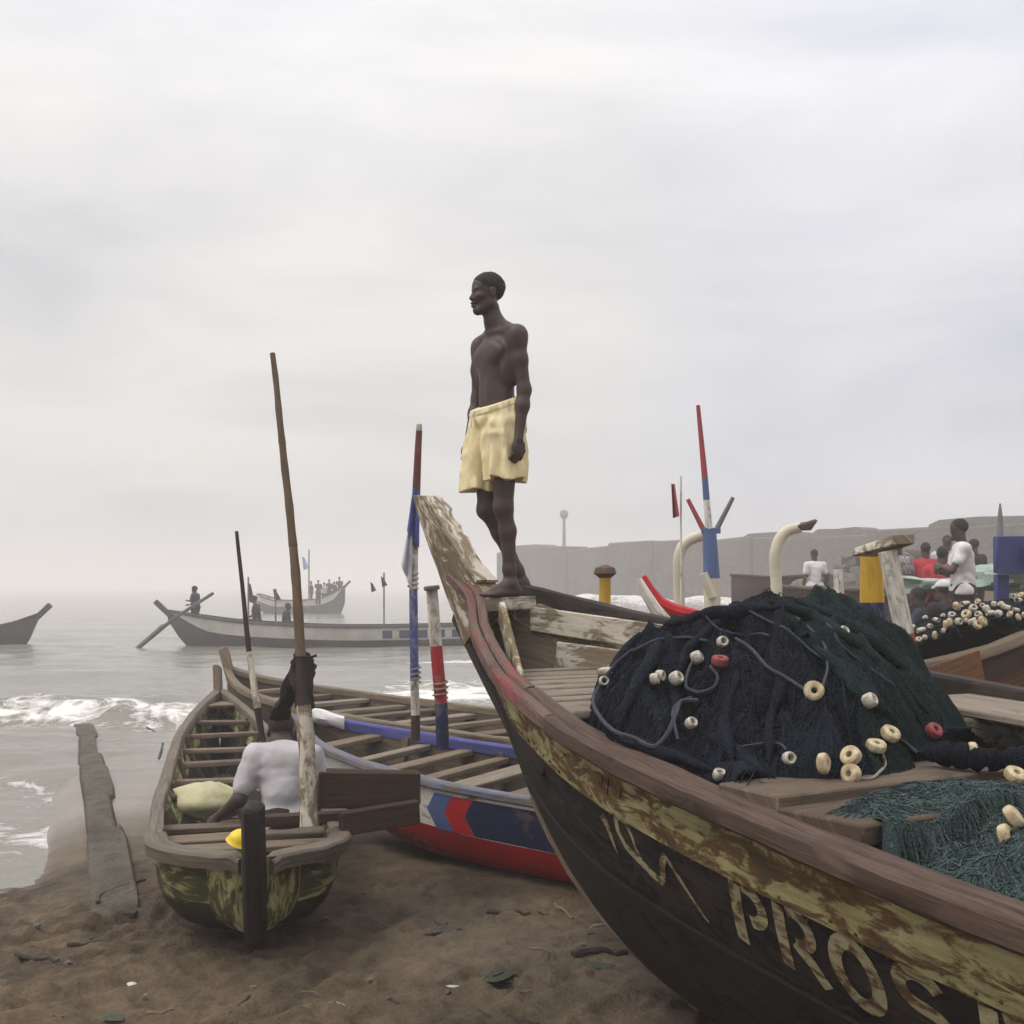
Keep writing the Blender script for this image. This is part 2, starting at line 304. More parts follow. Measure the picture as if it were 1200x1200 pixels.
# ------------------------------------------------------------------ hulls
def two_sided(ob, inner, m):
    ob.data.materials.append(M(inner))
    for p in ob.data.polygons:
        if all((v % m) >= m//2 for v in p.vertices): p.material_index = 1
class Hull:
    """a canoe: s metres aft from its origin, t metres to its left flank, g metres of girth down from the gunwale"""
    def __init__(self, o, ang, w, zg, zk, heel=0., full=.6, sq=None):
        self.o = np.array(o, float); a = math.radians(ang); self.a = np.array([math.sin(a), -math.cos(a)]); self.n = np.array([-math.cos(a), -math.sin(a)])
        self.w, self.zg0, self.zk, self.heel = tab(*w), tab(*zg), tab(*zk), heel
        self.full = full if callable(full) else (lambda s: full); self._c = {}; self.sq = sq or (lambda s: 1.)
    def pos(self, s, t, z): p = self.o+self.a*s+self.n*t; return np.array([p[0], p[1], z])
    def zg(self, s, side=0): return float(self.zg0(s))-side*self.heel*float(self.w(s))
    def sect(self, s, side):
        k = (round(float(s), 4), side)
        if k not in self._c:
            u = np.linspace(1, 0, 41); w = float(self.w(s)); zk = float(self.zk(s)); z1 = self.zg(s, side); fl = float(self.full(s)); ph = u*np.pi/2
            e = self.sq(s); t = w*((1-fl)*u+fl*np.sin(ph)**e); z = zk+(z1-zk)*((1-fl)*u+fl*(1-np.maximum(np.cos(ph), 0)**e))
            g = np.concatenate([[0], np.cumsum(np.hypot(np.diff(t), np.diff(z)))]); self._c[k] = (t, z, g)
        return self._c[k]
    def girth(self, s, side): return self.sect(s, side)[2][-1]
    def surf(self, s, g, side, off=0.):
        t, z, G = self.sect(s, side); g = min(max(g, 0), G[-1]); tt = np.interp(g, G, t); zz = np.interp(g, G, z)
        if off:
            e = .02; g0, g1 = max(g-e, 0), min(g+e, G[-1]); dt = np.interp(g1, G, t)-np.interp(g0, G, t); dz = np.interp(g1, G, z)-np.interp(g0, G, z); L = math.hypot(dt, dz)+1e-9
            tt += -dz/L*off; zz += dt/L*off; tt = max(tt, .004) if off < 0 else tt
        return self.pos(s, tt*side, zz)
    def strake(self, name, mat, s0, s1, g0, g1, side, parent, th=.03, ns=60, ng=5, out_=0., rough=.0, inner=None):
        mb = MB(); ss = np.linspace(s0, s1, ns); f0 = g0 if callable(g0) else (lambda s: g0); f1 = g1 if callable(g1) else (lambda s: g1)
        ring = []; uv = []
        for s in ss:
            G = self.girth(s, side); a, b = min(f0(s), G), min(f1(s), G); gs = np.linspace(a, b, ng)
            nz = rough*fbm(s*3, side*9+a*5, 0., 2) if rough else 0
            o = [self.surf(s, g, side, out_+nz) for g in gs]; i = [self.surf(s, g, side, out_-th) for g in gs[::-1]]
            ring.append(o+i); uv.append([(s, g) for g in gs]+[(s+7.3, g+3) for g in gs[::-1]])
        mb.grid(ring, uv, close_v=True, caps=True); ob = mb.obj(name, mat, parent)
        if inner: two_sided(ob, inner, len(ring[0]))
        return ob
    def bottom(self, name, mat, s0, s1, g0, parent, ns=60, ng=7, th=.035, inner=None):
        mb = MB(); f0 = g0 if callable(g0) else (lambda s: g0); ring = []; uv = []
        for s in np.linspace(s0, s1, ns):
            o = []; q = []; i = []
            for side in (1, -1):
                G = self.girth(s, side); gs = np.linspace(min(f0(s), G), G, ng); gs = gs if side == 1 else gs[::-1][1:]
                o += [self.surf(s, g, side) for g in gs]; i += [self.surf(s, g, side, -th)+np.array([0, 0, .0]) for g in gs]; q += [(s, g*side) for g in gs]
            ring.append(o+i[::-1]); uv.append(q+[(a+9, b) for a, b in q[::-1]])
        mb.grid(ring, uv, close_v=True, caps=True); ob = mb.obj(name, mat, parent)
        if inner: two_sided(ob, inner, len(ring[0]))
        return ob
    def rail(self, name, mat, s0, s1, side, parent, win=.05, wout=.03, h=.06, top=0., ns=60, wob=.004, ch=.01):
        mb = MB(); ring = []; uv = []
        for s in np.linspace(s0, s1, ns):
            w = float(self.w(s)); z = self.zg(s, side)+top; k = wob*fbm(s*2.3, side*4+top*50, 0., 3); a, b = max(w-win, .004), w+wout
            c = [(a, z-h), (a, z-ch), (a+ch, z+k), (b-ch, z+k*.5), (b, z-ch+k*.5), (b+k, z-h+ch), (b-ch+k, z-h)]
            c = [(t+.0022*fbm(s*11, t*30, zz*30, 2), zz+.0022*fbm(s*11, t*30+9, zz*30, 2)) for t, zz in c]; pv = np.concatenate([[0], np.cumsum([math.hypot(c[j+1][0]-c[j][0], c[j+1][1]-c[j][1]) for j in range(len(c)-1)])])
            ring.append([self.pos(s, t*side, zz) for t, zz in c]); uv.append([(s, pv[j]) for j in range(len(c))])
        mb.grid(ring, uv, close_v=True, caps=True); return mb.obj(name, mat, parent)
    def cross(self, name, mat, s, wid, th, z, parent, inset=.03, t0=None, t1=None, skew=0., tilt=0.):
        """a board across the boat at station s, its ends just inside the planking"""
        w = float(self.w(s))-inset; t0 = -w if t0 is None else t0; t1 = w if t1 is None else t1
        mb = MB(); bar(mb, self.pos(s+skew, t0, z-tilt), self.pos(s-skew, t1, z+tilt), wid, th, jit=.004); return mb.obj(name, mat, parent)
    def along(self, name, mat, s0, s1, t0, t1, z, th, parent, dz=0.):
        mb = MB(); a = self.pos(s0, (t0+t1)/2, z); b = self.pos(s1, (t0+t1)/2, z+dz); bar(mb, a, b, abs(t1-t0), th, jit=.004); return mb.obj(name, mat, parent)
    def rib(self, name, mat, s, side, parent, wid=.05, dep=.045, g0=.02, g1=9, off=-.031):
        mb = MB(); ring = []; uv = []; G = self.girth(s, side)
        for g in np.linspace(g0, min(g1, G*.98), 12):
            ring.append([self.surf(s-wid/2, g, side, off), self.surf(s+wid/2, g, side, off), self.surf(s+wid/2, g, side, off-dep), self.surf(s-wid/2, g, side, off-dep)]); uv.append([(g, 0), (g, wid), (g, wid+dep), (g, wid+dep*2)])
        mb.grid(ring, uv, close_v=True, caps=True); return mb.obj(name, mat, parent)
    def keelstrip(self, name, mat, s0, s1, parent, wid=.05, dep=.05, ns=50):
        mb = MB(); ring = []; uv = []
        ss = np.linspace(s0, s1, ns)
        for s in ss:
            z = float(self.zk(s)); dz = (float(self.zk(s+.01))-float(self.zk(s-.01)))/.02; L = math.hypot(1, dz); ns_, nz = dz/L, -1/L
            a, b = (s-ns_*.02, z-nz*.02), (s+ns_*dep, z+nz*dep)
            ring.append([self.pos(a[0], wid/2, a[1]), self.pos(b[0], wid/2*.7, b[1]), self.pos(b[0], -wid/2*.7, b[1]), self.pos(a[0], -wid/2, a[1])]); uv.append([(s, 0), (s, .05), (s, .1), (s, .15)])
        mb.grid(ring, uv, close_v=True, caps=True); return mb.obj(name, mat, parent)
    def decal(self, name, mat, polys, side, parent, off=.003, sub=6):
        """flat paint: quads given in (s, g), laid on the planking"""
        mb = MB()
        for q in polys:
            q = np.array(q, float); a = np.linspace(0, 1, sub); G = []; U = []
            for i in a:
                row = []; ur = []
                for j in a:
                    p = (q[0]*(1-i)+q[1]*i)*(1-j)+(q[3]*(1-i)+q[2]*i)*j; row.append(self.surf(p[0], p[1], side, off)); ur.append(p)
                G.append(row); U.append(ur)
            mb.grid(G, U)
        return mb.obj(name, mat, parent)
    def inv(self, px, py, side, s0=-.3, s1=8):
        """(s, g) of the planking point seen at photo pixel (used once to lay out the lettering)"""
        best = None
        for s in np.arange(s0, s1, .02):
            for g in np.arange(0, 1.5, .02):
                if g > self.girth(s, side): break
                p = self.surf(s, g, side)
                if p[1] < .4: continue
                e = (600+F*p[0]/p[1]-px)**2+(688-F*(p[2]-H)/p[1]-py)**2
                if best is None or e < best[0]: best = (e, s, g)
        return best
def stroke(pts, w):
    """quads of a painted stroke of width w along points in (s, g)"""
    pts = np.array(pts, float); q = []
    w = np.broadcast_to(w, (len(pts),)); T = np.gradient(pts, axis=0); T /= np.linalg.norm(T, axis=1)[:, None]+1e-9; nn = np.stack([-T[:, 1], T[:, 0]], 1)
    L, R_ = pts+nn*w[:, None]/2, pts-nn*w[:, None]/2
    return [(L[i], L[i+1], R_[i+1], R_[i]) for i in range(len(pts)-1)]

# ------------------------------------------------------------------ ground, sea, haze
SEA = -.14
def shore(x): x = np.asarray(x, float); return 15.5+np.maximum(0, x+1)*3.0
G0, G1 = np.array([-2.42, 7.15]), np.array([-5.35, 14.6])
def terrain(x, y, fine=True):
    x = np.asarray(x, float); y = np.asarray(y, float); d = y-shore(x)
    z = SEA-.0147*np.minimum(d, 0)-.03*np.maximum(d, 0); z = np.minimum(z, .05)
    z = z+.78*ss01(2.0, 5.5, x)*ss01(7.0, 12.5, y)*ss01(0, -12, d)+1.25*np.exp(-((x-9.2)/2.6)**2-((y-27)/6.)**2)
    g = (G1-G0)/np.linalg.norm(G1-G0); rx, ry = x-G0[0], y-G0[1]; lat = rx*g[1]-ry*g[0]; al = rx*g[0]+ry*g[1]
    z = z-.13*ss01(-.15, -.6, lat)*ss01(-.9, .6, al)
    z = z+.05*fbm(x*.35, y*.35, 1, 3)*ss01(2, -3, d)
    if fine:
        near = ss01(9.5, 6.6, y)*ss01(-4.5, -2.5, x)*.85+.15
        n1 = fbm(x*2.2, y*2.2+fbm(x*1.1, y*1.1, 5, 2), 3, 4); z = z+.011*n1*near*ss01(0, -2.5, d)
        ch = ss01(7.4, 5.9, y)*near*ss01(-.5, .25, fbm(x*.9, y*.9, 21, 2)+.2); z = z+.017*(np.abs(fbm(x*3.0+.6*fbm(x, y, 9, 2), y*5.5, 7, 4))-.3)*ch+.024*(.45-np.abs(fbm(x*11+fbm(x*3, y*3, 2, 2), y*11, 13, 3)))*ch+.007*fbm(x*26, y*26, 31, 2)*ch
    return np.maximum(z, -1.4)
def axis(dense, step, lo, hi, gr=1.12):
    a = list(np.arange(dense[0], dense[1], step)); d = step; x = a[-1]
    while x < hi: d *= gr; x += d; a.append(x)
    d = step; x = a[0]; b = []
    while x > lo: d *= gr; x -= d; b.append(x)
    return np.array(b[::-1]+a)
def sheet(name, mat, X, Y, Z, attrs=None, keep=None):
    ny, nx = X.shape; V = np.stack([X, Y, Z], -1).reshape(-1, 3); i = np.arange(ny*nx).reshape(ny, nx)
    Q = np.stack([i[:-1, :-1], i[:-1, 1:], i[1:, 1:], i[1:, :-1]], -1).reshape(-1, 4)
    if keep is not None: Q = Q[keep.ravel()[Q].all(1)]
    me = bpy.data.meshes.new(name); me.vertices.add(len(V)); me.vertices.foreach_set('co', V.ravel()); me.loops.add(Q.size); me.loops.foreach_set('vertex_index', Q.ravel().astype(np.int32))
    me.polygons.add(len(Q)); me.polygons.foreach_set('loop_start', np.arange(0, Q.size, 4, dtype=np.int32)); me.polygons.foreach_set('use_smooth', np.ones(len(Q), bool)); me.update(calc_edges=True)
    for k, a in (attrs or {}).items():
        at = me.attributes.new(k, 'FLOAT', 'POINT'); at.data.foreach_set('value', a.astype(np.float32).ravel())
    me.validate(); me.materials.append(M(mat)); o = bpy.data.objects.new(name, me); COL.objects.link(o); return o
def m_sand(name):
    m, t, b = newmat(name); v = coord(t, 'Object'); at = N(t, 'ShaderNodeAttribute', attribute_name='wet').outputs['Fac']
    n = noise(t, v, 1.3, 8, .62, .4); f = noise(t, v, 45, 6, .7); c = noise(t, v, 6, 7, .65, .6)
    col = ramp(t, mth(t, 'ADD', mth(t, 'MULTIPLY', n, .55), mth(t, 'MULTIPLY', c, .45)), .36, .66, (.028, .018, .010), (.165, .115, .065))
    col = mix(t, .5, col, ramp(t, f, .3, .7, (.25, .25, .25), (.75, .75, .75)), 'OVERLAY')
    sp = ramp(t, noise(t, v, 120, 3, .6), .70, .76); col = mix(t, mth(t, 'MULTIPLY', sp, .5), col, (.24, .2, .16))
    ds = ramp(t, noise(t, v, 17, 4, .6, .8), .66, .72); col = mix(t, mth(t, 'MULTIPLY', ds, .6), col, (.022, .016, .012))
    t.links.new(mix(t, at, col, mix(t, .35, mix(t, n, (.15, .122, .092), (.21, .172, .135)), col)), b.inputs['Base Color'])
    rr = N(t, 'ShaderNodeMapRange'); t.links.new(at, rr.inputs['Value']); rr.inputs['To Min'].default_value = .82; rr.inputs['To Max'].default_value = .22; t.links.new(rr.outputs[0], b.inputs['Roughness'])
    h = mth(t, 'ADD', mth(t, 'MULTIPLY', c, .9), mth(t, 'MULTIPLY', f, .35)); h = mth(t, 'MULTIPLY', h, mth(t, 'SUBTRACT', 1.03, at)); bump(t, b, h, 1., .05); return m
_DEF['sand'] = m_sand
def m_sea(name):
    m, t, b = newmat(name); v = coord(t, 'Object'); fo = N(t, 'ShaderNodeAttribute', attribute_name='foam').outputs['Fac']; mu = N(t, 'ShaderNodeAttribute', attribute_name='mud').outputs['Fac']
    vs = N(t, 'ShaderNodeMapping'); vs.inputs['Scale'].default_value = (.8, .8, 1); t.links.new(v, vs.inputs['Vector'])
    n = noise(t, vs.outputs[0], 2.6, 10, .72, 1.2); n2 = noise(t, vs.outputs[0], .8, 6, .6, .3)
    f = mth(t, 'ADD', fo, mth(t, 'MULTIPLY', mth(t, 'SUBTRACT', n, .5), 2.6)); fm = mth(t, 'MULTIPLY', ramp(t, f, .42, .80), .9)
    col = mix(t, mu, mix(t, n2, (.155, .148, .13), (.20, .188, .163)), mix(t, n2, (.11, .105, .06), (.15, .14, .085)))
    t.links.new(mix(t, fm, col, (.74, .72, .69)), b.inputs['Base Color'])
    rr = N(t, 'ShaderNodeMapRange'); t.links.new(fm, rr.inputs['Value']); rr.inputs['To Min'].default_value = .16; rr.inputs['To Max'].default_value = .9; t.links.new(rr.outputs[0], b.inputs['Roughness'])
    h = mth(t, 'ADD', mth(t, 'MULTIPLY', noise(t, vs.outputs[0], 5, 6, .6, .5), .6), mth(t, 'MULTIPLY', fm, .5)); bump(t, b, h, .35, .12); b.inputs['IOR'].default_value = 1.33; b.inputs['Specular IOR Level'].default_value = .5; return m
_DEF['sea'] = m_sea

xs = axis((-3.9, 1.6), .022, -220, 220); ys = axis((4.2, 9.2), .022, -30, 300, 1.1)
X, Y = np.meshgrid(xs, ys); Z = terrain(X, Y)
# footprints and drag ruts pressed into the churned sand
for k in range(150):
    fx, fy = rng.uniform(-3.6, 1.2), rng.uniform(4.3, 8.0); an = rng.uniform(0, 6.28); L, B_ = rng.uniform(.1, .16), rng.uniform(.05, .075)
    mk_ = (abs(X-fx) < .35) & (abs(Y-fy) < .35); u = (X[mk_]-fx)*math.cos(an)+(Y[mk_]-fy)*math.sin(an); v = -(X[mk_]-fx)*math.sin(an)+(Y[mk_]-fy)*math.cos(an)
    r = np.sqrt((u/L)**2+(v/B_)**2); dpt = rng.uniform(.012, .030)*ss01(8.0, 6.4, fy)
    Z[mk_] += dpt*(-np.exp(-r**4)+.55*np.exp(-((r-1.25)/.3)**2))
for (x0, y0, x1, y1) in ((-1.2, 4.3, -.2, 6.9), (-3.2, 5.0, -1.6, 6.5), (-2.6, 4.4, -.6, 5.9), (-1.9, 7.4, -2.6, 10)):
    dx, dy = x1-x0, y1-y0; L = math.hypot(dx, dy); u = ((X-x0)*dx+(Y-y0)*dy)/L; v = (-(X-x0)*dy+(Y-y0)*dx)/L+.06*np.sin(u*3); mk_ = (u > 0) & (u < L) & (abs(v) < .4)
    Z[mk_] += .026*(-np.exp(-(v[mk_]/.06)**2)+.6*np.exp(-((abs(v[mk_])-.12)/.05)**2))*ss01(0, .4, u[mk_])*ss01(L, L-.4, u[mk_])
wet = np.clip(ss01(-9.0, -5.6, Y-shore(X)+.6*fbm(X*.5, Y*.5, 2, 2))*ss01(9, 2, X)+.9*ss01(.05, -.08, Z-SEA)+.25*fbm(X*.8, Y*.8, 4, 3), 0, 1)
ground = tag(sheet('beach_sand', 'sand', X, Y, Z, {'wet': wet}), kind='structure')
def gz(x, y): return float(terrain(np.array([x]), np.array([y]))[0])

yy = [6.5]; 
while yy[-1] < 2200: yy.append(yy[-1]+max(.035, yy[-1]*.0062))
yy = np.array(yy); uu = np.linspace(-1, 1, 420); Xs = uu[None, :]*(yy[:, None]*.62+3.5)+0*yy[:, None]; Ys = np.repeat(yy[:, None], len(uu), 1)
dsh = Ys-np.minimum(shore(Xs), 60)
att = 1/(1+(Ys/45)**2)
Zs = SEA+att*(.10*fbm(Xs*.16, Ys*.42, 2, 3)+.05*fbm(Xs*.7, Ys*1.5, 3, 4)*ss01(8, 14, Ys))+.05*np.sin(Ys*.75+1.2*fbm(Xs*.08, Ys*.05, 8, 2))*att*ss01(13, 18, Ys)
yb = 16.7+.55*fbm(Xs*.22, 0, 4, 3)+.10*(Xs+4)                     # the breaking wave off the groyne
lft = ss01(-1.2, -3.4, Xs); q = (Ys-yb)
crest = (.26*np.exp(-(q/.5)**2)*(q < 0)+.26*np.exp(-(q/1.5)**2)*(q >= 0))*(.35+.65*lft); Zs = Zs+crest*(1+.3*fbm(Xs*1.4, Ys*1.4, 1, 3))
foam = .8*np.exp(-((q+.3)/.6)**2)*(.75+.45*fbm(Xs*1.1, Ys*2.2, 6, 4))*(.8+.2*ss01(-8.6, -6.4, Xs+.35*fbm(Xs*2, Ys*2, 3, 2)))*(.5+.5*lft)
foam = np.maximum(foam, .42*ss01(.6, .0, q)*ss01(-3.0, -.6, q)*lft)
gl = (G1-G0)/np.linalg.norm(G1-G0); lat = (Xs-G0[0])*gl[1]-(Ys-G0[1])*gl[0]; LEFT = ss01(.0, -.3, lat)
foam = np.maximum(foam, .62*np.exp(-((Ys-8.75-.35*fbm(Xs*.9, 0, 6, 3))/.62)**2)*LEFT)
foam = np.maximum(foam, .40*np.exp(-((Ys-10.6)/.9)**2)*LEFT)
yb2 = 21+.9*fbm(Xs*.15, 3, 4, 3)
foam = np.maximum(foam, (.95*np.exp(-((Ys-yb2)/2.6)**2)+.8*np.exp(-((Ys-27.5-fbm(Xs*.2, 1, 2, 2)*2)/1.3)**2)+.5*np.exp(-((Ys-16.8)/1.2)**2))*ss01(-3.5, -1.5, Xs)*ss01(14, 6, Xs))
foam = np.maximum(foam, .85*np.exp(-((Ys-75-12*fbm(Xs*.03, 0, 2, 2))/7)**2)*ss01(-12, 2, Xs)); foam = np.maximum(foam, .55*np.exp(-((Ys-58)/2.5)**2)*ss01(-2, -9, Xs)*0)
mud = np.clip(np.exp(-((q+.55)/.7)**2)*ss01(-6.0, -8, Xs)*.9+.5*ss01(3, -2, dsh)*LEFT*0+.35*ss01(10, 0, dsh), 0, 1)
wl0, wl1 = np.array([-.5, 128.]), np.array([47., 62.]); wd_ = (wl1-wl0)/np.linalg.norm(wl1-wl0); dw = -((Xs-wl0[0])*wd_[1]-(Ys-wl0[1])*wd_[0])*-1; dwall = np.abs((Xs-wl0[0])*wd_[1]-(Ys-wl0[1])*wd_[0]); alw = (Xs-wl0[0])*wd_[0]+(Ys-wl0[1])*wd_[1]
hit = np.exp(-((dwall-4.5)/3.2)**2)*ss01(-6, 4, alw)*ss01(60, 40, alw)*(Ys < 140); Zs = Zs+hit*1.35*(.55+.45*fbm(Xs*.25, Ys*.25, 5, 3)); foam = np.maximum(foam, hit*.95)     # surf breaking along the foot of the sea wall
tag(sheet('sea_water', 'sea', Xs, Ys, Zs, {'foam': foam, 'mud': mud}), kind='structure')

hz = MB(); hz.box((0, 1150, 4.3), (2400, 2420, 13.6), bev=0.001)
def m_haze(name):
    m = bpy.data.materials.new(name); m.use_nodes = True; t = m.node_tree; t.nodes.clear(); o = N(t, 'ShaderNodeOutputMaterial'); v = N(t, 'ShaderNodeVolumePrincipled')
    v.inputs['Color'].default_value = (.985, .955, .935, 1); v.inputs['Density'].default_value = .0044; v.inputs['Anisotropy'].default_value = .15; t.links.new(v.outputs[0], o.inputs['Volume']); return m
_DEF['haze'] = m_haze
tag(hz.obj('haze', 'haze', smooth=False), 'thin pale sea mist over the beach and water', kind='stuff')
# ------------------------------------------------------------------ the big canoe
A = Hull((-.09, 6.2), 30,
         ([-.5, -.35, -.1, .07, .6, 1.0, 1.4, 2.2, 3, 4, 6, 9, 10.5], [.02, .05, .11, .17, .42, .58, .72, .88, .95, 1.0, 1.05, .9, .6]),
         ([-.5, -.35, .07, .6, 1.0, 1.4, 2.2, 3, 4, 6, 9, 10.5], [H+.10, H+.06, H-.035, H-.17, H-.25, H-.32, H-.445, H-.525, H-.60, H-.66, H-.6, H-.5]),
         ([-.5, -.35, -.05, .18, .52, .9, 1.49, 1.93, 3, 8, 10.5], [H-.12, H-.25, H-.52, H-.726, H-1.12, H-1.40, H-1.62, H-1.70, H-1.73, H-1.73, H-1.3]),
         heel=.065, full=lambda s: .25+.5*float(ss01(0, 2.2, s)))
def build_A():
    b = thing('fishing_canoe', 'big weathered canoe with yellow peeling topsides and black lettered hull, raised bow', 'canoe')
    hs = lambda s: .055+.18*float(ss01(-.3, 1.2, s))          # lower edge of the yellow strake
    h2 = lambda s: hs(s)+.08+.23*float(ss01(-.1, 1.6, s))       # lower edge of the lettered strake
    for side in (1, -1):
        A.strake('topside_plank', 'strake_yellow' if side == 1 else 'white_peel', -.4, 10.3, .03, hs, side, b, .035, 90, 5, rough=.003, inner='white_peel')
        A.strake('side_plank', 'strake_black' if side == 1 else 'white_peel', -.4, 10.3, lambda s: hs(s)-.012, h2, side, b, .035, 90, 6, out_=-.012, rough=.003, inner='white_peel')
    A.bottom('hull_bottom', 'hull_black', -.4, 10.3, lambda s: h2(s)-.01, b, 90, 8, .04, inner='deck')
    A.keelstrip('keel', 'rail_black', -.45, .44, b, .06, .04); A.keelstrip('keel', 'keel', .443, 9, b, .075, .055)
    # gunwale: an outer rubbing rail and an inner capping board with a seam between them
    A.rail('outer_rail', 'rail_red', -.42, 1.95, 1, b, .002, .048, .062, .012, 70)
    A.rail('outer_rail', 'rail_brown', 1.953, 10.3, 1, b, .002, .05, .066, .010, 160)
    A.rail('inner_rail', 'rail_red', -.38, 1.6, 1, b, .06, -.006, .06, .016, 40)
    A.rail('inner_rail', 'rail_brown', 1.603, 10.3, 1, b, .075, -.006, .06, .012, 160)
    A.rail('outer_rail', 'rail_black', .02, 10.3, -1, b, .045, .045, .11, .03, 90)
    # raised stem: a wedge of thick board
    mb = MB(); ring = []; uv = []
    aft = tab([0, .3, .6, 1], [.14, -.16, -.42, -.77]); aftz = tab([0, .3, .6, 1], [H-.10, H+.04, H+.235, H+.535]); fro = tab([0, .3, .6, 1], [-.30, -.55, -.73, -.99]); froz = tab([0, .3, .6, 1], [H-.32, H-.02, H+.20, H+.56])
    for k in np.linspace(0, 1, 16):
        wa = .085-.02*k; wf = .030; a, az, f, fz = map(float, (aft(k), aftz(k), fro(k), froz(k))); j = .006*fbm(k*7, 0, 0, 3)
        c = [(a, az, wa), (a*.8+f*.2, az*.8+fz*.2, wa+.008), (f*.8+a*.2, fz*.8+az*.2, wf+.016), (f, fz, wf), (f, fz, -wf), (f*.8+a*.2, fz*.8+az*.2, -wf-.016), (a*.8+f*.2, az*.8+fz*.2, -wa-.008), (a, az, -wa)]
        ring.append([A.pos(s+j, t, z+j) for s, z, t in c]); uv.append([(k*1.1, i*.11) for i in range(8)])
    mb.grid(ring, uv, close_v=True, caps=True); st = mb.obj('stem', 'white_peel', b)
    # painted remains on the aft face of the stem, a thin loose board
    mb = MB(); ring = []; uv = []
    for k in np.linspace(.26, .985, 22):
        a, az = float(aft(k)), float(aftz(k)); w1 = .058+.014*fbm(k*16, 3, 0, 3); w0 = -.058+.02*fbm(k*19, 8, 0, 3)
        ring.append([A.pos(a+.004, w1, az+.006), A.pos(a+.016, w1, az+.020), A.pos(a+.016, w0, az+.020), A.pos(a+.004, w0, az+.006)]); uv.append([(k, 0), (k, .02), (k, .14), (k, .16)])
    mb.grid(ring, uv, close_v=True, caps=True); mb.obj('stem_cap', 'white_old', st)
    # platform the man stands on
    zt = H-.055
    for i, (s, wd) in enumerate(((-.075, .13), (.06, .13))):
        w = float(A.w(s))-.012; mb = MB(); bar(mb, A.pos(s, -w-.03, zt-.03+.008), A.pos(s, w-.03, zt-.03-.004), wd, .06, jit=.003); mb.obj('platform_board', 'rail_black' if i == 0 else 'rail_brown', b)
    w = float(A.w(.15)); mb = MB(); bar(mb, A.pos(.142, -w-.005, zt-.024), A.pos(.142, w-.055, zt-.042), .03, .072, jit=.003); mb.obj('platform_edge', 'white_old', b)
    # bow bay: ribs, inner boards, deck
    for s in (.55, 1.15, 2.0, 3.2):
        for side in (1, -1): A.rib('rib', 'white_peel', s, side, b, .07, .04, .05, .7)
    mb = MB(); bar(mb, A.pos(.42, .20, H-.12), A.pos(1.02, .44, H-.44), .03, .11); mb.obj('brace', 'white_peel', b)
    mb = MB(); bar(mb, A.pos(.18, -.12, H-.17), A.pos(1.75, -.73, H-.335), .03, .13, jit=.004); mb.obj('inner_board', 'white_old', b)
    mb = MB(); bar(mb, A.pos(.35, -.17, H-.36), A.pos(1.75, -.68, H-.475), .03, .16, jit=.004); mb.obj('inner_board', 'white_old', b)
    for s in np.arange(.55, 1.9, .152): A.cross('deck_board', 'deck_grey', s, .145, .03, H-.425-.045*(s-.6), b, .10)
    for s in np.arange(1.93, 3.1, .17): A.cross('deck_board', 'deck_brown', s, .162, .03, H-.60-.05*(s-1.9), b, .09)
    A.cross('thwart', 'deck', 3.02, .24, .05, H-.575, b, .05, skew=.0)
    A.cross('thwart', 'deck_brown', 3.30, .30, .05, H-.60, b, .05, skew=0)
    for s in np.arange(3.6, 9.3, .19): A.cross('deck_board', 'deck_brown', s, .18, .03, H-.86, b, .17)
    for s in (5.0, 6.4, 7.8, 9.0): A.cross('thwart', 'deck', s, .26, .05, H-.70, b, .05)
    A.along('deck_board', 'deck_grey', 2.35, 3.15, -.86, -.45, H-.435, .03, b, -.045)
    return b
big = build_A()

# lettering, laid out in metres along the planking (s) and down it (g)
def arc(cs, cg, rs, rg, a0, a1, n=14): return [(cs+rs*math.cos(math.radians(a)), cg+rg*math.sin(math.radians(a))) for a in np.linspace(a0, a1, n)]
def letter(name, strokes, parent):
    q = []
    for pts, w in strokes: q += stroke(pts, w)
    return A.decal(name, 'lettering', q, 1, parent, off=-.0085, sub=3)
gt, gb = .25, .455
letter('painted_letter', [([(2.945, gt), (2.925, .35), (2.905, gb)], .05), (arc(2.985, .305, .062, .055, -100, 95), .04)], big)
letter('painted_letter', [([(3.128, gt), (3.112, .35), (3.098, gb)], .045), (arc(3.175, .302, .062, .052, -105, 95), .04), ([(3.165, .35), (3.21, .40), (3.245, gb+.005)], .046)], big)
letter('painted_letter', [(arc(3.385, .352, .068, .092, 0, 360, 26), .046)], big)
letter('painted_letter', [(arc(3.60, .30, .062, .048, -20, -265, 16)+arc(3.60, .40, .065, .052, -85, 150, 14), .044)], big)
letter('painted_letter', [([(3.80, gt), (3.785, .35), (3.77, gb)], .05), (arc(3.85, .305, .075, .055, -100, 95), .045)], big)
# the flourish before the name
letter('painted_flourish', [([(2.395, .285), (2.375, .25), (2.335, .235), (2.305, .255), (2.30, .30), (2.33, .345), (2.40, .37), (2.47, .395), (2.51, .405), (2.535, .385), (2.555, .33), (2.585, .29), (2.615, .31), (2.66, .37), (2.70, .42), (2.735, .462)], [.02, .024, .026, .028, .028, .03, .034, .036, .03, .026, .03, .028, .022, .018, .016, .014]), ([(2.395, .285), (2.40, .32), (2.42, .36)], .018)], big)
letter('painted_flourish', [([(2.20, .275), (2.225, .31), (2.235, .36), (2.245, .40)], [.05, .035, .022, .008])], big)

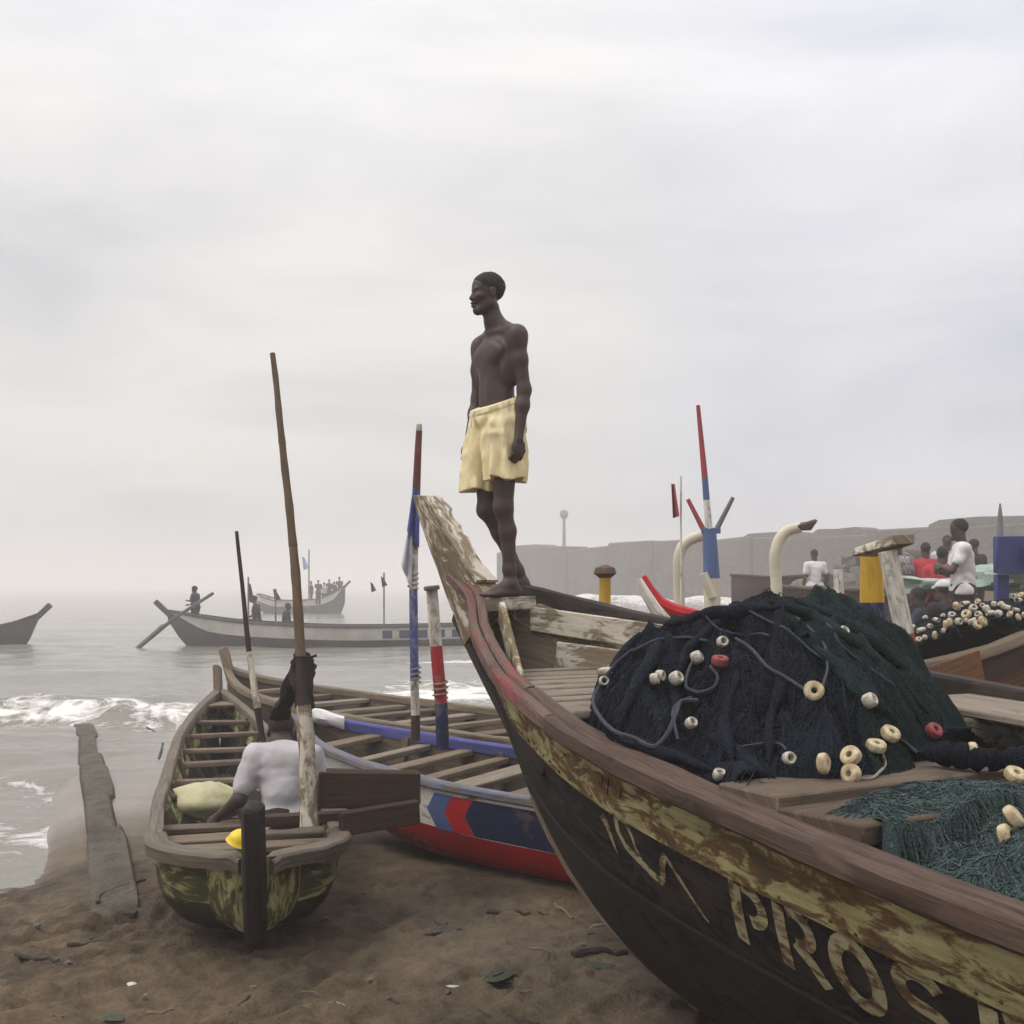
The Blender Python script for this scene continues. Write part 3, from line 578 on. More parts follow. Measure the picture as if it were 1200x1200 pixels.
# ------------------------------------------------------------------ net heaps and floats
def m_net(name, ca, cb, cc):
    m, t, b = newmat(name); v = coord(t, 'Object'); at = N(t, 'ShaderNodeAttribute', attribute_name='tone').outputs['Fac']
    n = noise(t, v, 9, 7, .65, .8); vo = N(t, 'ShaderNodeTexVoronoi', feature='DISTANCE_TO_EDGE'); vo.inputs['Scale'].default_value = 75; t.links.new(v, vo.inputs['Vector'])
    col = mix(t, at, ramp(t, n, .35, .7, ca, cb), cc); ln = ramp(t, vo.outputs['Distance'], .03, .14, (1, 1, 1), (0, 0, 0))
    t.links.new(mix(t, mth(t, 'MULTIPLY', ln, .45), col, tuple(min(1, x*2.2+.006) for x in cb)), b.inputs['Base Color']); b.inputs['Roughness'].default_value = .9; b.inputs['Specular IOR Level'].default_value = .06
    bump(t, b, mth(t, 'ADD', mth(t, 'MULTIPLY', ln, .5), n), .9, .012); return m
_DEF['net_navy'] = lambda nm: m_net(nm, (.0045, .005, .009), (.009, .011, .017), (.019, .024, .034))
_DEF['net_green'] = lambda nm: m_net(nm, (.005, .009, .010), (.010, .017, .018), (.021, .034, .033))
_DEF['net_teal'] = lambda nm: m_net(nm, (.020, .032, .033), (.038, .058, .058), (.07, .10, .098))
BV = []                                     # surfaces small things are laid on
def heap(name, label, mat, hull, sc, tc_, rs, rt, base, hgt, seed, n=150, pw=2.4, fold=.05, strands=900, parent=None, clipz=None, strand_len=.5, smat=None, dirs=0.6, shape=None, rad=(.0012, .0026), skew=0., mask=None, lift=0., pe=.62, wa=.10, drop=.10):
    """a heap of netting: folded cloth with loose strands lying over it"""
    r = np.random.default_rng(seed); a = np.linspace(-1.06, 1.06, n); U, V = np.meshgrid(a, a)
    ang = np.arctan2(V, U); R = np.sqrt(U*U+V*V); wob = 1+wa*fbm(np.cos(ang)*1.6+seed, np.sin(ang)*1.6, 2, 3)
    # map the square to a disc so the rim is clean
    m = np.maximum(abs(U), abs(V)); k = np.where(R > 1e-6, m/np.maximum(R, 1e-6), 1); U2, V2 = U*k, V*k; R2 = np.sqrt(U2**2+V2**2)
    t = tc_+rt*V2*wob; s = sc+rs*U2*wob+skew*t
    prof = np.clip(1-np.clip(R2, 0, 1)**pw, 0, 1)**pe
    if shape is not None: prof = prof*shape(U2, V2)
    x = s*3.2; y = t*3.2; wx = .8*fbm(x*.6, y*.6, seed, 3)
    ridg = 1-np.abs(fbm(x*.8+wx, y*1.5+wx, seed+3, 4)); rad_ = 1-np.abs(fbm(ang*2.2+.5*wx, R*1.1, seed+9, 3)); fo = (ridg-.6)*1.3+.25*fbm(x*3+wx*2, y*3, seed+5, 4)+(rad_-.65)*1.1*ss01(.15, .5, R)
    z = base+hgt*prof+fold*fo*np.clip(prof*3, 0, 1)-np.where(R2 > 1, drop, 0)
    if clipz is not None: z = np.maximum(z, clipz(s, t))
    Xw = hull.o[0]+hull.a[0]*s+hull.n[0]*t; Yw = hull.o[1]+hull.a[1]*s+hull.n[1]*t
    z = z+lift+.075*fbm(s*1.9+seed, t*1.9, 3.3, 2)*np.clip(prof*1.5, 0, 1)
    tone = np.clip(.5+fo*.55, 0, 1)*.75
    o = sheet(name, mat, Xw, Yw, z, {'tone': tone}, None if mask is None else mask(s, t) > 0)
    if parent is None: tag(o, label, 'net')
    else: o.parent = parent
    Vv = np.stack([Xw, Yw, z], -1); i = np.arange(n*n).reshape(n, n); Q = np.stack([i[:-1, :-1], i[:-1, 1:], i[1:, 1:], i[1:, :-1]], -1).reshape(-1, 4)
    bv = BVHTree.FromPolygons([tuple(q) for q in Vv.reshape(-1, 3)], [tuple(map(int, q)) for q in Q]); BV.append(bv)
    def zat(xx, yy):
        h = bv.ray_cast(Vector((xx, yy, 9)), Vector((0, 0, -1))); return h[0].z if h[0] else None
    mb = MB()
    for kk in range(strands):
        u, v = r.uniform(-1, 1, 2)
        if u*u+v*v > .96: continue
        t0 = tc_+rt*v; s0 = sc+rs*u+skew*t0; p = hull.o+hull.a*s0+hull.n*t0; L = strand_len*r.uniform(.4, 1.5); q = hull.a*u/rs*.9+hull.n*v/rt; q = q/(np.linalg.norm(q)+1e-9)
        a_ = r.uniform(0, 6.28) if r.random() < dirs else math.atan2(q[1], q[0])+r.normal(0, .35); pts = []; step = .035
        for j in range(int(L/step)):
            zz = zat(p[0], p[1])
            if mask is not None:
                dq = p-hull.o
                if mask(dq@hull.a, dq@hull.n) < -.05: break
            if zz is None or zz < base-.06: break
            pts.append((p[0], p[1], zz+.002+.004*r.random())); a_ += r.normal(0, .11); p = p+step*np.array([math.cos(a_), math.sin(a_)])
        if len(pts) > 4: mb.tube(pts, r.uniform(*rad), 3, caps=False)
    if strands: 
        st = mb.obj('strand', smat or mat, o, smooth=False); st['kind'] = 'stuff'; at = st.data.attributes.new('tone', 'FLOAT', 'POINT'); tn = np.repeat(r.uniform(.1, 1.6, 4000), 3)[:1]; 
        val = np.zeros(len(st.data.vertices), np.float32); i0 = 0
        for vv in mb.v: val[i0:i0+len(vv)] = r.uniform(.2, 1.7); i0 += len(vv)
        at.data.foreach_set('value', val)
    return o, bv
railclip = None
net, bv_net = heap('fishing_net', 'large dark navy fishing net heaped across the bow of the big canoe', 'net_navy', A, 2.10, .0, .90, .90, H-.62, .555, 11, 200, 2.5, .10, 1300, mask=lambda s, t: A.w(s)-.055-t, strand_len=1.1, dirs=.3, pe=.70, skew=.35,
                   shape=lambda u, v: 1.0-.16*np.clip(v, 0, 1)-.12*np.clip(-u, 0, 1)+.03*np.clip(u, 0, 1))
skt, bv_k = heap('net_skirt', None, 'net_navy', A, 2.12, .12, .98, .82, H-.625, .15, 77, 150, 2.2, .07, 500, strand_len=.6, parent=net, mask=lambda s, t: np.minimum(A.w(s)-.06-np.abs(t), 2.90+.03*np.sin(t*17)-s), skew=.35, wa=.22)
gnet, bv_g = heap('fishing_net', 'dark green net draped over the far right shoulder of the navy heap', 'net_green', A, 2.10, .0, .91, .91, H-.62, .555, 11, 200, 2.5, .10, 800, pe=.70, skew=.35, strand_len=.9, dirs=.2, lift=.016,
                  shape=lambda u, v: 1.0-.16*np.clip(v, 0, 1)-.12*np.clip(-u, 0, 1)+.03*np.clip(u, 0, 1), mask=lambda s, t: (s-2.12)*.75-(t+.12)*1.0+.16*fbm(s*2.5, t*2.5, 5, 3)-.10*ss01(.0, .4, t)-9*(t < .045-A.w(s)))
tnet, bv_t = heap('fishing_net', 'teal green net lying low in the canoe at the right edge, behind the rail', 'net_teal', A, 3.80, .34, .52, .72, H-.70, .12, 37, 130, 2.6, .07, 3200, clipz=lambda s, t: np.where(s < 3.47, H-.566+.012*fbm(s*9, t*9, 2, 3), -9.), strand_len=.7, dirs=.85, pe=.95, wa=.22, drop=.02, mask=lambda s, t: A.w(s)-.07-t)
snet, bv_s = heap('fishing_net', 'thin scrap of teal netting trailing across the thwart plank', 'net_teal', A, 3.315, .50, .12, .36, H-.578, .022, 41, 60, 2.0, .012, 420, strand_len=.35, drop=.004, wa=.2)
def cast(px, py, bvs=None):
    d = Vector(P(px, py, 1.)-np.array([0, 0, H])).normalized(); best = None
    for bv in (bvs or BV):
        h = bv.ray_cast(Vector((0, 0, H)), d)
        if h[0] is not None and (best is None or h[3] < best[2]): best = (h[0], h[1], h[3])
    return best
def float_mesh(name, mat, R_=.042, r=.021, hole=.010, L=None):
    """ring float: a fat disc with a hole; L makes it a longer barrel"""
    mb = MB(); h = (L or R_*1.0)/2; prof = [(hole, -h*.8), (hole*1.6, -h), (R_*.75, -h), (R_*.95, -h*.72), (R_, -h*.25), (R_, h*.25), (R_*.95, h*.72), (R_*.75, h), (hole*1.6, h), (hole, h*.8)]
    G = []; U = []
    for i in range(18):
        a = i/18*2*math.pi; G.append([(q*math.cos(a)*(1+.04*math.sin(3*a+1)), q*math.sin(a), z*(1+.05*math.cos(2*a))) for q, z in prof]); U.append([(a*.05, k*.02) for k in range(len(prof))])
    mb.grid(G, U, close_u=True, close_v=True); return mb.obj(name, mat)
FM = {}
def float_obj(kind):
    spec = {'disc': ('float_cream', .039, .036), 'white': ('float_white', .030, .046), 'barrel': ('float_white', .021, .065), 'red': ('float_red', .036, .04), 'small': ('float_white', .024, .034)}[kind]
    if kind not in FM: FM[kind] = float_mesh('net_float', spec[0], spec[1]*.79, L=spec[2] and spec[2]*.79); return FM[kind]
    o = FM[kind].copy(); COL.objects.link(o); return o
def put_float(px, py, kind, axis_, label, bvs=None, up=.6, group='floats on the net heaps'):
    h = cast(px, py, bvs)
    if h is None: return None
    o = float_obj(kind); n_ = h[1] if h[1].z > 0 else -h[1]; o.location = h[0]+n_*(.036*up)
    o.rotation_mode = 'QUATERNION'; o.rotation_quaternion = Vector(axis_).normalized().to_track_quat('Z', 'Y'); tag(o, label, 'float', group); return o
put_float(959, 813, 'disc', (-.1, -1, .25), 'round cream ring float facing out from the middle of the navy net')
put_float(820, 776, 'white', (.9, -.3, .45), 'squat white float high on the navy net, left of the red one')
put_float(850, 778, 'red', (.1, -.25, 1), 'faded red float on the navy net')
put_float(848, 757, 'small', (.3, -.9, .3), 'small white float just above the faded red float')
put_float(762, 801, 'small', (.9, -.3, .1), 'leftmost of three small white floats in a row on the navy net')
put_float(775, 796, 'small', (.8, -.5, .0), 'middle of three small white floats in a row on the navy net')
put_float(793, 798, 'white', (.7, -.5, .5), 'dull greyish float, rightmost of three in a row on the navy net')
put_float(711, 789, 'barrel', (.95, -.2, .15), 'pale barrel float at the left edge of the navy net, upper of the pair')
put_float(707, 799, 'small', (.2, -.9, .2), 'pale float tucked right under the barrel float at the net\'s left edge')
put_float(684, 816, 'small', (.9, -.4, .0), 'whitish float lowest at the left edge of the navy net, against the bow boards', BV)
put_float(814, 852, 'small', (.5, -.6, .6), 'white float alone in the lower left of the navy net')
put_float(1013, 825, 'white', (.7, -.5, .5), 'ragged white foam float right of the round ring float')
put_float(846, 911, 'small', (.2, -.4, .9), 'white float by the rail at the foot of the navy net', [bv_net])
put_float(927, 892, 'small', (.3, -.9, .2), 'dull grey float low in the dark folds of the navy net')
put_float(966, 897, 'disc', (.85, -.5, .1), 'leftmost cream ring float of the cluster by the thwart plank')
put_float(991, 888, 'disc', (-.6, -.5, .5), 'upper cream ring float of the close pair by the thwart plank')
put_float(992, 908, 'disc', (-.8, -.5, .15), 'lower cream ring float of the close pair by the thwart plank')
put_float(1023, 876, 'disc', (.15, -.35, .95), 'cream float lying flat on edge at the right of the cluster')
put_float(1038, 863, 'disc', (.35, -.6, .8), 'cream ring float at the upper right of the cluster')
put_float(985, 744, 'small', (.5, -.6, .6), 'small pale float near the crest of the green net')
put_float(1098, 862, 'red', (.3, -.5, .5), 'dull red float half buried at the foot of the green net')
put_float(1172, 984, 'disc', (.8, -.5, .35), 'cream float on the teal net, lower left of two', [bv_t])
put_float(1188, 963, 'disc', (.7, -.3, .6), 'cream float on the teal net, upper right of two', [bv_t])
# thick rolled folds of netting sagging down the heap
def fold_roll(parent, mat, pts, r, bvs):
    cp = []
    for px, py in pts:
        h = cast(px, py, bvs)
        if h: nn = h[1] if h[1].z > 0 else -h[1]; cp.append(np.array(h[0]+nn*r*.15))
    if len(cp) < 3: return
    cp = np.array(cp); L = np.concatenate([[0], np.cumsum(np.linalg.norm(np.diff(cp, axis=0), axis=1))]); q = np.linspace(0, L[-1], 40); p3 = np.stack([tab(L, cp[:, i])(q) for i in range(3)], 1); p3 = p3+.006*np.stack([fbm(q*9, i, r*90, 3) for i in range(3)], 1)
    mb = MB(); rr = r*(.75+.45*fbm(q*5, 3, r*50, 3))*np.clip(np.sin(np.linspace(.12, math.pi-.05, 40))*1.8, .1, 1); mb.tube(p3, np.maximum(rr, .003), 9); o = mb.obj('net_fold', mat, parent); at = o.data.attributes.new('tone', 'FLOAT', 'POINT'); at.data.foreach_set('value', np.full(len(o.data.vertices), rng.uniform(.1, .8), np.float32))
for k, (p_, r_) in enumerate((([(750, 742), (728, 770), (708, 802), (700, 832)], .030), ([(800, 722), (776, 752), (752, 790), (735, 830), (728, 858)], .034), ([(850, 712), (830, 740), (800, 770), (790, 815), (800, 860)], .03), ([(890, 705), (880, 745), (862, 800), (850, 850), (858, 895)], .036), ([(780, 732), (820, 722), (870, 716), (915, 712)], .026), ([(830, 862), (860, 880), (890, 905), (915, 915)], .034), ([(905, 760), (915, 800), (905, 850), (900, 895)], .03), ([(720, 862), (760, 876), (800, 890), (840, 905)], .03))): fold_roll(net, 'net_navy', p_, r_, [bv_net])
for k, (p_, r_) in enumerate((([(900, 706), (950, 722), (1000, 752), (1050, 795), (1090, 838)], .030), ([(930, 703), (990, 730), (1050, 775), (1100, 825)], .026), ([(890, 712), (935, 740), (980, 780), (1020, 825), (1050, 850)], .032), ([(965, 770), (1000, 810), (1030, 845)], .024), ([(1010, 760), (1050, 806), (1085, 855)], .028))): fold_roll(gnet, 'net_green', p_, r_, [bv_g])
# float lines
def line(label, pts, r=.004, mat='rope_dark', bvs=None, name='float_line', lift=.006, n=None):
    cp = []
    for px, py in pts:
        h = cast(px, py, bvs)
        if h: nn = h[1] if h[1].z > 0 else -h[1]; cp.append(np.array(h[0]+nn*lift))
    if len(cp) < 2: return
    cp = np.array(cp); L = np.concatenate([[0], np.cumsum(np.linalg.norm(np.diff(cp, axis=0), axis=1))]); q = np.linspace(0, L[-1], n or len(cp)*7); pts3 = np.stack([tab(L, cp[:, i])(q) for i in range(3)], 1)
    mb = MB(); mb.tube(pts3, r, 6); return tag(mb.obj(name, mat), label, 'rope', 'ropes on the net heaps')
line('thick grey-blue rope looping down the left flank of the navy net', [(742, 762), (722, 780), (705, 800), (697, 825), (706, 842), (722, 858), (745, 866), (768, 876), (782, 862), (790, 840), (800, 822), (820, 822)], .0075)
line('grey rope from the small white float down to the round ring float', [(862, 750), (880, 762), (900, 782), (922, 795), (945, 810)], .0055)
line('thin rope arching over the net to the round ring float', [(962, 806), (970, 780), (965, 755), (950, 738), (930, 722)], .0045)
line('rope loop hanging round the squat white float', [(832, 782), (842, 795), (838, 806), (820, 812), (805, 805), (808, 785), (816, 772)], .0055)
line('pale rope running right from the lower cream float', [(998, 912), (1015, 914), (1030, 905), (1037, 893), (1034, 885)], .0045, 'rope_pale')
line('rope trailing right from the upper right cream float', [(1042, 862), (1055, 868), (1065, 876), (1074, 884)], .0045)
line('faint rope across the top left shoulder of the navy net', [(745, 762), (775, 750), (805, 748), (830, 752)], .005)
line('rope curling up the middle of the navy net', [(795, 868), (788, 842), (796, 824), (812, 818)], .005)
for k, (a, b_) in enumerate((((880, 712), (990, 792)), ((930, 700), (1040, 800)), ((820, 726), (900, 750)), ((860, 870), (925, 880)))):
    pts = [(a[0]+(b_[0]-a[0])*q+6*math.sin(q*7+k), a[1]+(b_[1]-a[1])*q+5*math.cos(q*5+k*2)) for q in np.linspace(0, 1, 7)]
    line(['thin strand of rope down the crest of the navy heap', 'thin strand of rope down the right shoulder of the heap', 'short thin rope near the top left of the heap', 'thin rope low in the dark middle of the heap'][k], pts, .0038)
# rolled net edge running off to the right with its floats
pr = [A.pos(2.93, -.30, H-.50), A.pos(3.02, -.55, H-.475), A.pos(3.10, -.75, H-.47), A.pos(3.16, -.9, H-.45)]
mb = MB(); q_ = np.linspace(0, 1, 60); cp_ = np.array([P(1085, 885, 3.55), P(1110, 885, 3.5), P(1140, 887, 3.45), P(1175, 890, 3.42), P(1230, 895, 3.4)]); mb.tube(np.stack([tab(np.linspace(0, 1, 5), cp_[:, i])(q_) for i in range(3)], 1)+.004*np.stack([fbm(q_*14, i, 2, 3) for i in range(3)], 1), (.018+.018*ss01(0, .2, q_))*(1+.28*fbm(q_*16, 4, 1, 3)), 12); rn = tag(mb.obj('rolled_net', 'net_navy'), 'dark rolled net edge lying on the thwart toward the right edge', 'net')
f_ = float_obj('disc'); f_.location = P(1140, 882, 3.45); f_.rotation_mode = 'QUATERNION'; f_.rotation_quaternion = Vector((.98, -.15, .05)).to_track_quat('Z', 'Y'); f_.scale = (1.05, 1.05, .9); tag(f_, 'cream ring float threaded on the dark rolled net edge', 'float', 'floats on the net heaps')
f_ = float_obj('disc'); f_.location = P(1190, 908, 3.25); f_.rotation_mode = 'QUATERNION'; f_.rotation_quaternion = Vector((.2, -.5, .8)).to_track_quat('Z', 'Y'); tag(f_, 'cream ring float at the right edge, just below the rolled net', 'float', 'floats on the net heaps')

# nail heads along the seams of the near side
mb = MB(); hsf = lambda s: .055+.18*float(ss01(-.3, 1.2, s))
for s0 in np.arange(.2, 4.4, .085):
    for g0 in (hsf(s0)-.022, hsf(s0)+.016, .045):
        if rng.random() < .35: continue
        s1 = s0+rng.uniform(-.02, .02); a = A.surf(s1, g0+rng.uniform(-.006, .006), 1, .0 if g0 < hsf(s0) else -.012); n_ = A.surf(s1, g0, 1, .02)-A.surf(s1, g0, 1, 0.); n_ /= np.linalg.norm(n_)+1e-9; mb.tube([a-n_*.004, a+n_*.0035], [.0065, .0045], 6)
tag(mb.obj('nail_head', 'rust', big), kind='stuff')
# ------------------------------------------------------------------ people: one continuous skin each, grown from a signed distance field
class SDF:
    def __init__(s, lo, hi, h):
        s.lo = np.array(lo, float); s.h = h; s.n = np.ceil((np.array(hi)-s.lo)/h).astype(int)+1; s.D = np.full(s.n, .6, np.float32)
    def _box(s, lo, hi):
        a = np.clip(np.floor((lo-s.lo)/s.h).astype(int), 0, s.n); b = np.clip(np.ceil((hi-s.lo)/s.h).astype(int)+1, 0, s.n)
        if (b <= a).any(): return None, None
        sl = tuple(slice(i, j) for i, j in zip(a, b)); g = np.meshgrid(*[s.lo[k]+s.h*np.arange(a[k], b[k]) for k in range(3)], indexing='ij'); return sl, np.stack(g, -1)
    def _put(s, sl, d, k, sub=False):
        o = s.D[sl]
        if sub: d = -d; hh = np.clip(.5-.5*(o-d)/k, 0, 1); s.D[sl] = o*(1-hh)+d*hh+k*hh*(1-hh); return
        hh = np.clip(.5+.5*(d-o)/k, 0, 1); s.D[sl] = d*(1-hh)+o*hh-k*hh*(1-hh)
    def cone(s, a, b, ra, rb, k=.02, sub=False):
        a = np.asarray(a, float); b = np.asarray(b, float); m = max(ra, rb)+k+.05; sl, p = s._box(np.minimum(a, b)-m, np.maximum(a, b)+m)
        if sl is None: return s
        ab = b-a; t = np.clip(((p-a)@ab)/(ab@ab+1e-12), 0, 1); d = np.linalg.norm(p-a-t[..., None]*ab, axis=-1)-(ra+(rb-ra)*t); s._put(sl, d, k, sub); return s
    def ell(s, c, r, k=.02, R=None, sub=False):
        c = np.asarray(c, float); r = np.asarray(r, float); m = r.max()+k+.05; sl, p = s._box(c-m, c+m)
        if sl is None: return s
        q = p-c
        if R is not None: q = q@np.asarray(R)
        k0 = np.linalg.norm(q/r, axis=-1); k1 = np.linalg.norm(q/(r*r), axis=-1)+1e-9; s._put(sl, k0*(k0-1)/k1, k, sub); return s
    def chain(s, pts, rs, k=.02):
        for i in range(len(pts)-1): s.cone(pts[i], pts[i+1], rs[i], rs[i+1], k)
        return s
    def clip(s, p, n):
        g = np.meshgrid(*[s.lo[k]+s.h*np.arange(s.n[k]) for k in range(3)], indexing='ij'); d = sum((g[k]-p[k])*n[k] for k in range(3))/np.linalg.norm(n); s.D = np.maximum(s.D, d); return s
    def field(s): return np.meshgrid(*[s.lo[k]+s.h*np.arange(s.n[k]) for k in range(3)], indexing='ij')
    def mesh(s):
        Dd = s.D; S = Dd < 0; sh = np.array(Dd.shape)-1
        def sub(A_, o): return A_[o[0]:o[0]+sh[0], o[1]:o[1]+sh[1], o[2]:o[2]+sh[2]]
        n8 = np.zeros(tuple(sh), np.int8)
        for a in (0, 1):
            for b in (0, 1):
                for c in (0, 1): n8 += sub(S, (a, b, c))
        act = (n8 > 0) & (n8 < 8); C = np.argwhere(act); acc = np.zeros((len(C), 3)); cnt = np.zeros(len(C))
        for ax in range(3):
            o2 = [k for k in range(3) if k != ax]
            for p in (0, 1):
                for q in (0, 1):
                    a = np.zeros(3, int); a[o2[0]] = p; a[o2[1]] = q; b = a.copy(); b[ax] = 1; ia, ib = C+a, C+b
                    da, db = Dd[ia[:, 0], ia[:, 1], ia[:, 2]], Dd[ib[:, 0], ib[:, 1], ib[:, 2]]; m = (da < 0) != (db < 0); t = np.where(m, da/np.where(m, da-db, 1), 0)
                    w = np.repeat(a[None].astype(float), len(C), 0); w[:, ax] = t; acc += w*m[:, None]; cnt += m
        idx = -np.ones(tuple(sh), int); idx[act] = np.arange(len(C)); V = s.lo+s.h*(C+acc/np.maximum(cnt, 1)[:, None]); Fq = []
        for ax in range(3):
            o2 = [(ax+1) % 3, (ax+2) % 3]; sl0 = [slice(None)]*3; sl1 = [slice(None)]*3; sl0[ax] = slice(0, -1); sl1[ax] = slice(1, None)
            for k in o2: sl0[k] = slice(1, -1); sl1[k] = slice(1, -1)
            m = S[tuple(sl0)] != S[tuple(sl1)]; ins = S[tuple(sl0)]; c = np.argwhere(m); base = c.copy(); base[:, o2] += 1
            def g(d1, d2):
                e = base.copy(); e[:, o2[0]] -= d1; e[:, o2[1]] -= d2; return idx[e[:, 0], e[:, 1], e[:, 2]]
            q = np.stack([g(1, 1), g(0, 1), g(0, 0), g(1, 0)], -1); fl = ~ins[m]; q[fl] = q[fl][:, ::-1]; Fq.append(q)
        return V, np.concatenate(Fq)
    def obj(s, name, mat, parent=None, T=None, smooth_it=2):
        V, Q = s.mesh(); Q = Q[(Q >= 0).all(1)]
        for _ in range(smooth_it):
            A_ = np.zeros_like(V); c = np.zeros(len(V))
            for i in range(4):
                j = (i+1) % 4; np.add.at(A_, Q[:, i], V[Q[:, j]]); np.add.at(A_, Q[:, j], V[Q[:, i]]); np.add.at(c, Q[:, i], 1); np.add.at(c, Q[:, j], 1)
            V = V*.5+.5*A_/np.maximum(c, 1)[:, None]
        if T is not None: V = T(V)
        me = bpy.data.meshes.new(name); me.vertices.add(len(V)); me.vertices.foreach_set('co', V.ravel()); me.loops.add(Q.size); me.loops.foreach_set('vertex_index', Q.ravel().astype(np.int32)); me.polygons.add(len(Q)); me.polygons.foreach_set('loop_start', np.arange(0, Q.size, 4, dtype=np.int32)); me.polygons.foreach_set('use_smooth', np.ones(len(Q), bool)); me.update(calc_edges=True); me.validate()
        me.materials.append(M(mat)); o = bpy.data.objects.new(name, me); COL.objects.link(o)
        if parent is not None: o.parent = parent
        return o
def rotz(a): c, s = math.cos(a), math.sin(a); return np.array([[c, -s, 0], [s, c, 0], [0, 0, 1.]])
def frame(o, deg):
    """local (forward, left, up) to world; deg = heading measured from +X"""
    R = rotz(math.radians(deg)); return lambda V: V@R.T+np.asarray(o, float)
def head_into(f, c, yaw=0., pitch=0., k=1., fine=True):
    """head centred (between the ears) at c in the body's (forward, left, up) frame"""
    R = rotz(math.radians(yaw))@np.array([[math.cos(pitch), 0, math.sin(pitch)], [0, 1, 0], [-math.sin(pitch), 0, math.cos(pitch)]]); g = lambda x, y, z: np.asarray(c)+k*(R@np.array([x, y, z]))
    e = lambda x, y, z, r, kk=.015: f.ell(g(x, y, z), k*np.array(r), kk, R)
    e(-.008, 0, .047, (.094, .073, .086)); e(.030, 0, .0, (.062, .062, .085), .03); f.cone(g(.0, .04, -.055), g(.066, .014, -.098), .026*k, .018*k, .03); f.cone(g(.0, -.04, -.055), g(.066, -.014, -.098), .026*k, .018*k, .03)
    e(.070, 0, -.094, (.020, .024, .018), .02); e(.040, 0, .052, (.045, .058, .045), .03)
    if fine:
        f.cone(g(.084, 0, .012), g(.102, 0, -.024), .011*k, .0155*k, .010); e(.090, .014, -.029, (.012, .010, .009), .008); e(.090, -.014, -.029, (.012, .010, .009), .008)
        e(.092, 0, -.052, (.018, .025, .0095), .005); e(.089, 0, -.0705, (.018, .023, .0105), .005)
        e(.080, .030, .026, (.011, .024, .007), .014); e(.080, -.030, .026, (.011, .024, .007), .014)
        e(.090, .032, .006, (.014, .015, .010), .008, ) if False else f.ell(g(.092, .031, .008), k*np.array((.010, .013, .006)), .012, R, sub=True); f.ell(g(.092, -.031, .008), k*np.array((.010, .013, .006)), .012, R, sub=True)
        e(.072, .031, .008, (.014, .014, .009), .004); e(.072, -.031, .008, (.014, .014, .009), .004); e(.062, .047, -.018, (.022, .018, .016), .02); e(.062, -.047, -.018, (.022, .018, .016), .02)
        for sd_ in (1, -1): f.ell(g(-.012, .076*sd_, .0), k*np.array((.019, .009, .031)), .008, R); f.ell(g(-.008, .085*sd_, .002), k*np.array((.009, .006, .017)), .006, R, sub=True)
    return g, R
def hair_into(c, yaw, pitch, k, h, name, parent, T, mat='hair', th=.0022):
    R = rotz(math.radians(yaw))@np.array([[math.cos(pitch), 0, math.sin(pitch)], [0, 1, 0], [-math.sin(pitch), 0, math.cos(pitch)]]); g = lambda x, y, z: np.asarray(c)+k*(R@np.array([x, y, z]))
    f = SDF(np.asarray(c)-.16*k, np.asarray(c)+.18*k, h); f.ell(g(-.009, 0, .048), k*np.array((.0955+th, .0748+th, .0878+th)), .01, R); f.ell(g(.040, 0, .052), k*np.array((.047+th, .060+th, .047+th)), .03, R)
    f.clip(g(.080, 0, .080), R@np.array([1, 0, -.80])); f.clip(g(-.03, 0, -.012), R@np.array([.62, 0, -1.])); Xh, Yh, Zh = f.field(); f.D = f.D+(.0022*fbm(Xh*60, Yh*60, Zh*60, 2)).astype(np.float32); return f.obj(name, mat, parent, T)
def hand_into(f, w, d, side, palm_n, curl=.5, k=1.):
    """hand hanging from wrist w in direction d; palm_n is the palm normal"""
    d = np.asarray(d, float); d /= np.linalg.norm(d); n = np.asarray(palm_n, float); n -= d*(n@d); n /= np.linalg.norm(n); x = np.cross(d, n)*side
    Rm = np.stack([d, x, n], 1); w = np.asarray(w, float)
    f.ell(w+d*.048*k, np.array((.052, .040, .019))*k, .02, Rm)
    for i, (ox, L) in enumerate(((.031, .070), (.011, .080), (-.009, .075), (-.028, .060))):
        a = w+d*.085*k+x*ox*k; th = curl*(.8+.12*i); b = a+(d*math.cos(th)+n*math.sin(th))*L*.45*k; th2 = th+curl*1.1; c = b+(d*math.cos(th2)+n*math.sin(th2))*L*.32*k; th3 = th2+curl*.9; e = c+(d*math.cos(th3)+n*math.sin(th3))*L*.25*k
        f.chain([a, b, c, e], [.0098*k, .009*k, .0085*k, .0075*k], .005)
    a = w+d*.025*k+x*.030*k; b = a+(d*.75+x*.5+n*.35)*.038*k; c = b+(d*.95+x*.05+n*.4)*.030*k; f.chain([a, b, c], [.014*k, .011*k, .009*k], .010)
def foot_into(f, ank, fd, k=1., h=.0):
    fd = np.array([fd[0], fd[1], 0.]); fd /= np.linalg.norm(fd); x = np.array([-fd[1], fd[0], 0]); a = np.asarray(ank, float); z = lambda v: np.array([0, 0, v])
    f.cone(a+z(-.02*k), a-fd*.045*k+z(-a[2]+.028*k+h), .036*k, .030*k, .02); f.cone(a+z(-.02*k)+fd*.01, a+fd*.12*k+z(-a[2]+.024*k+h), .036*k, .024*k, .03)
    for i, (o, L, r) in enumerate(((.026, .170, .0145), (.009, .168, .011), (-.006, .160, .0105), (-.02, .150, .010), (-.032, .136, .0095))):
        f.cone(a+fd*.09*k+x*o*.9*k*f_side+z(-a[2]+.022*k+h), a+fd*L*k+x*o*k*f_side+z(-a[2]+.012*k+h), .020*k, r*k, .008)
    f.ell(a+fd*.04*k+z(-a[2]+.022*k+h), np.array((.09, .034, .022))*k, .02, np.stack([fd, x, np.array([0, 0, 1.])], 1))
f_side = 1

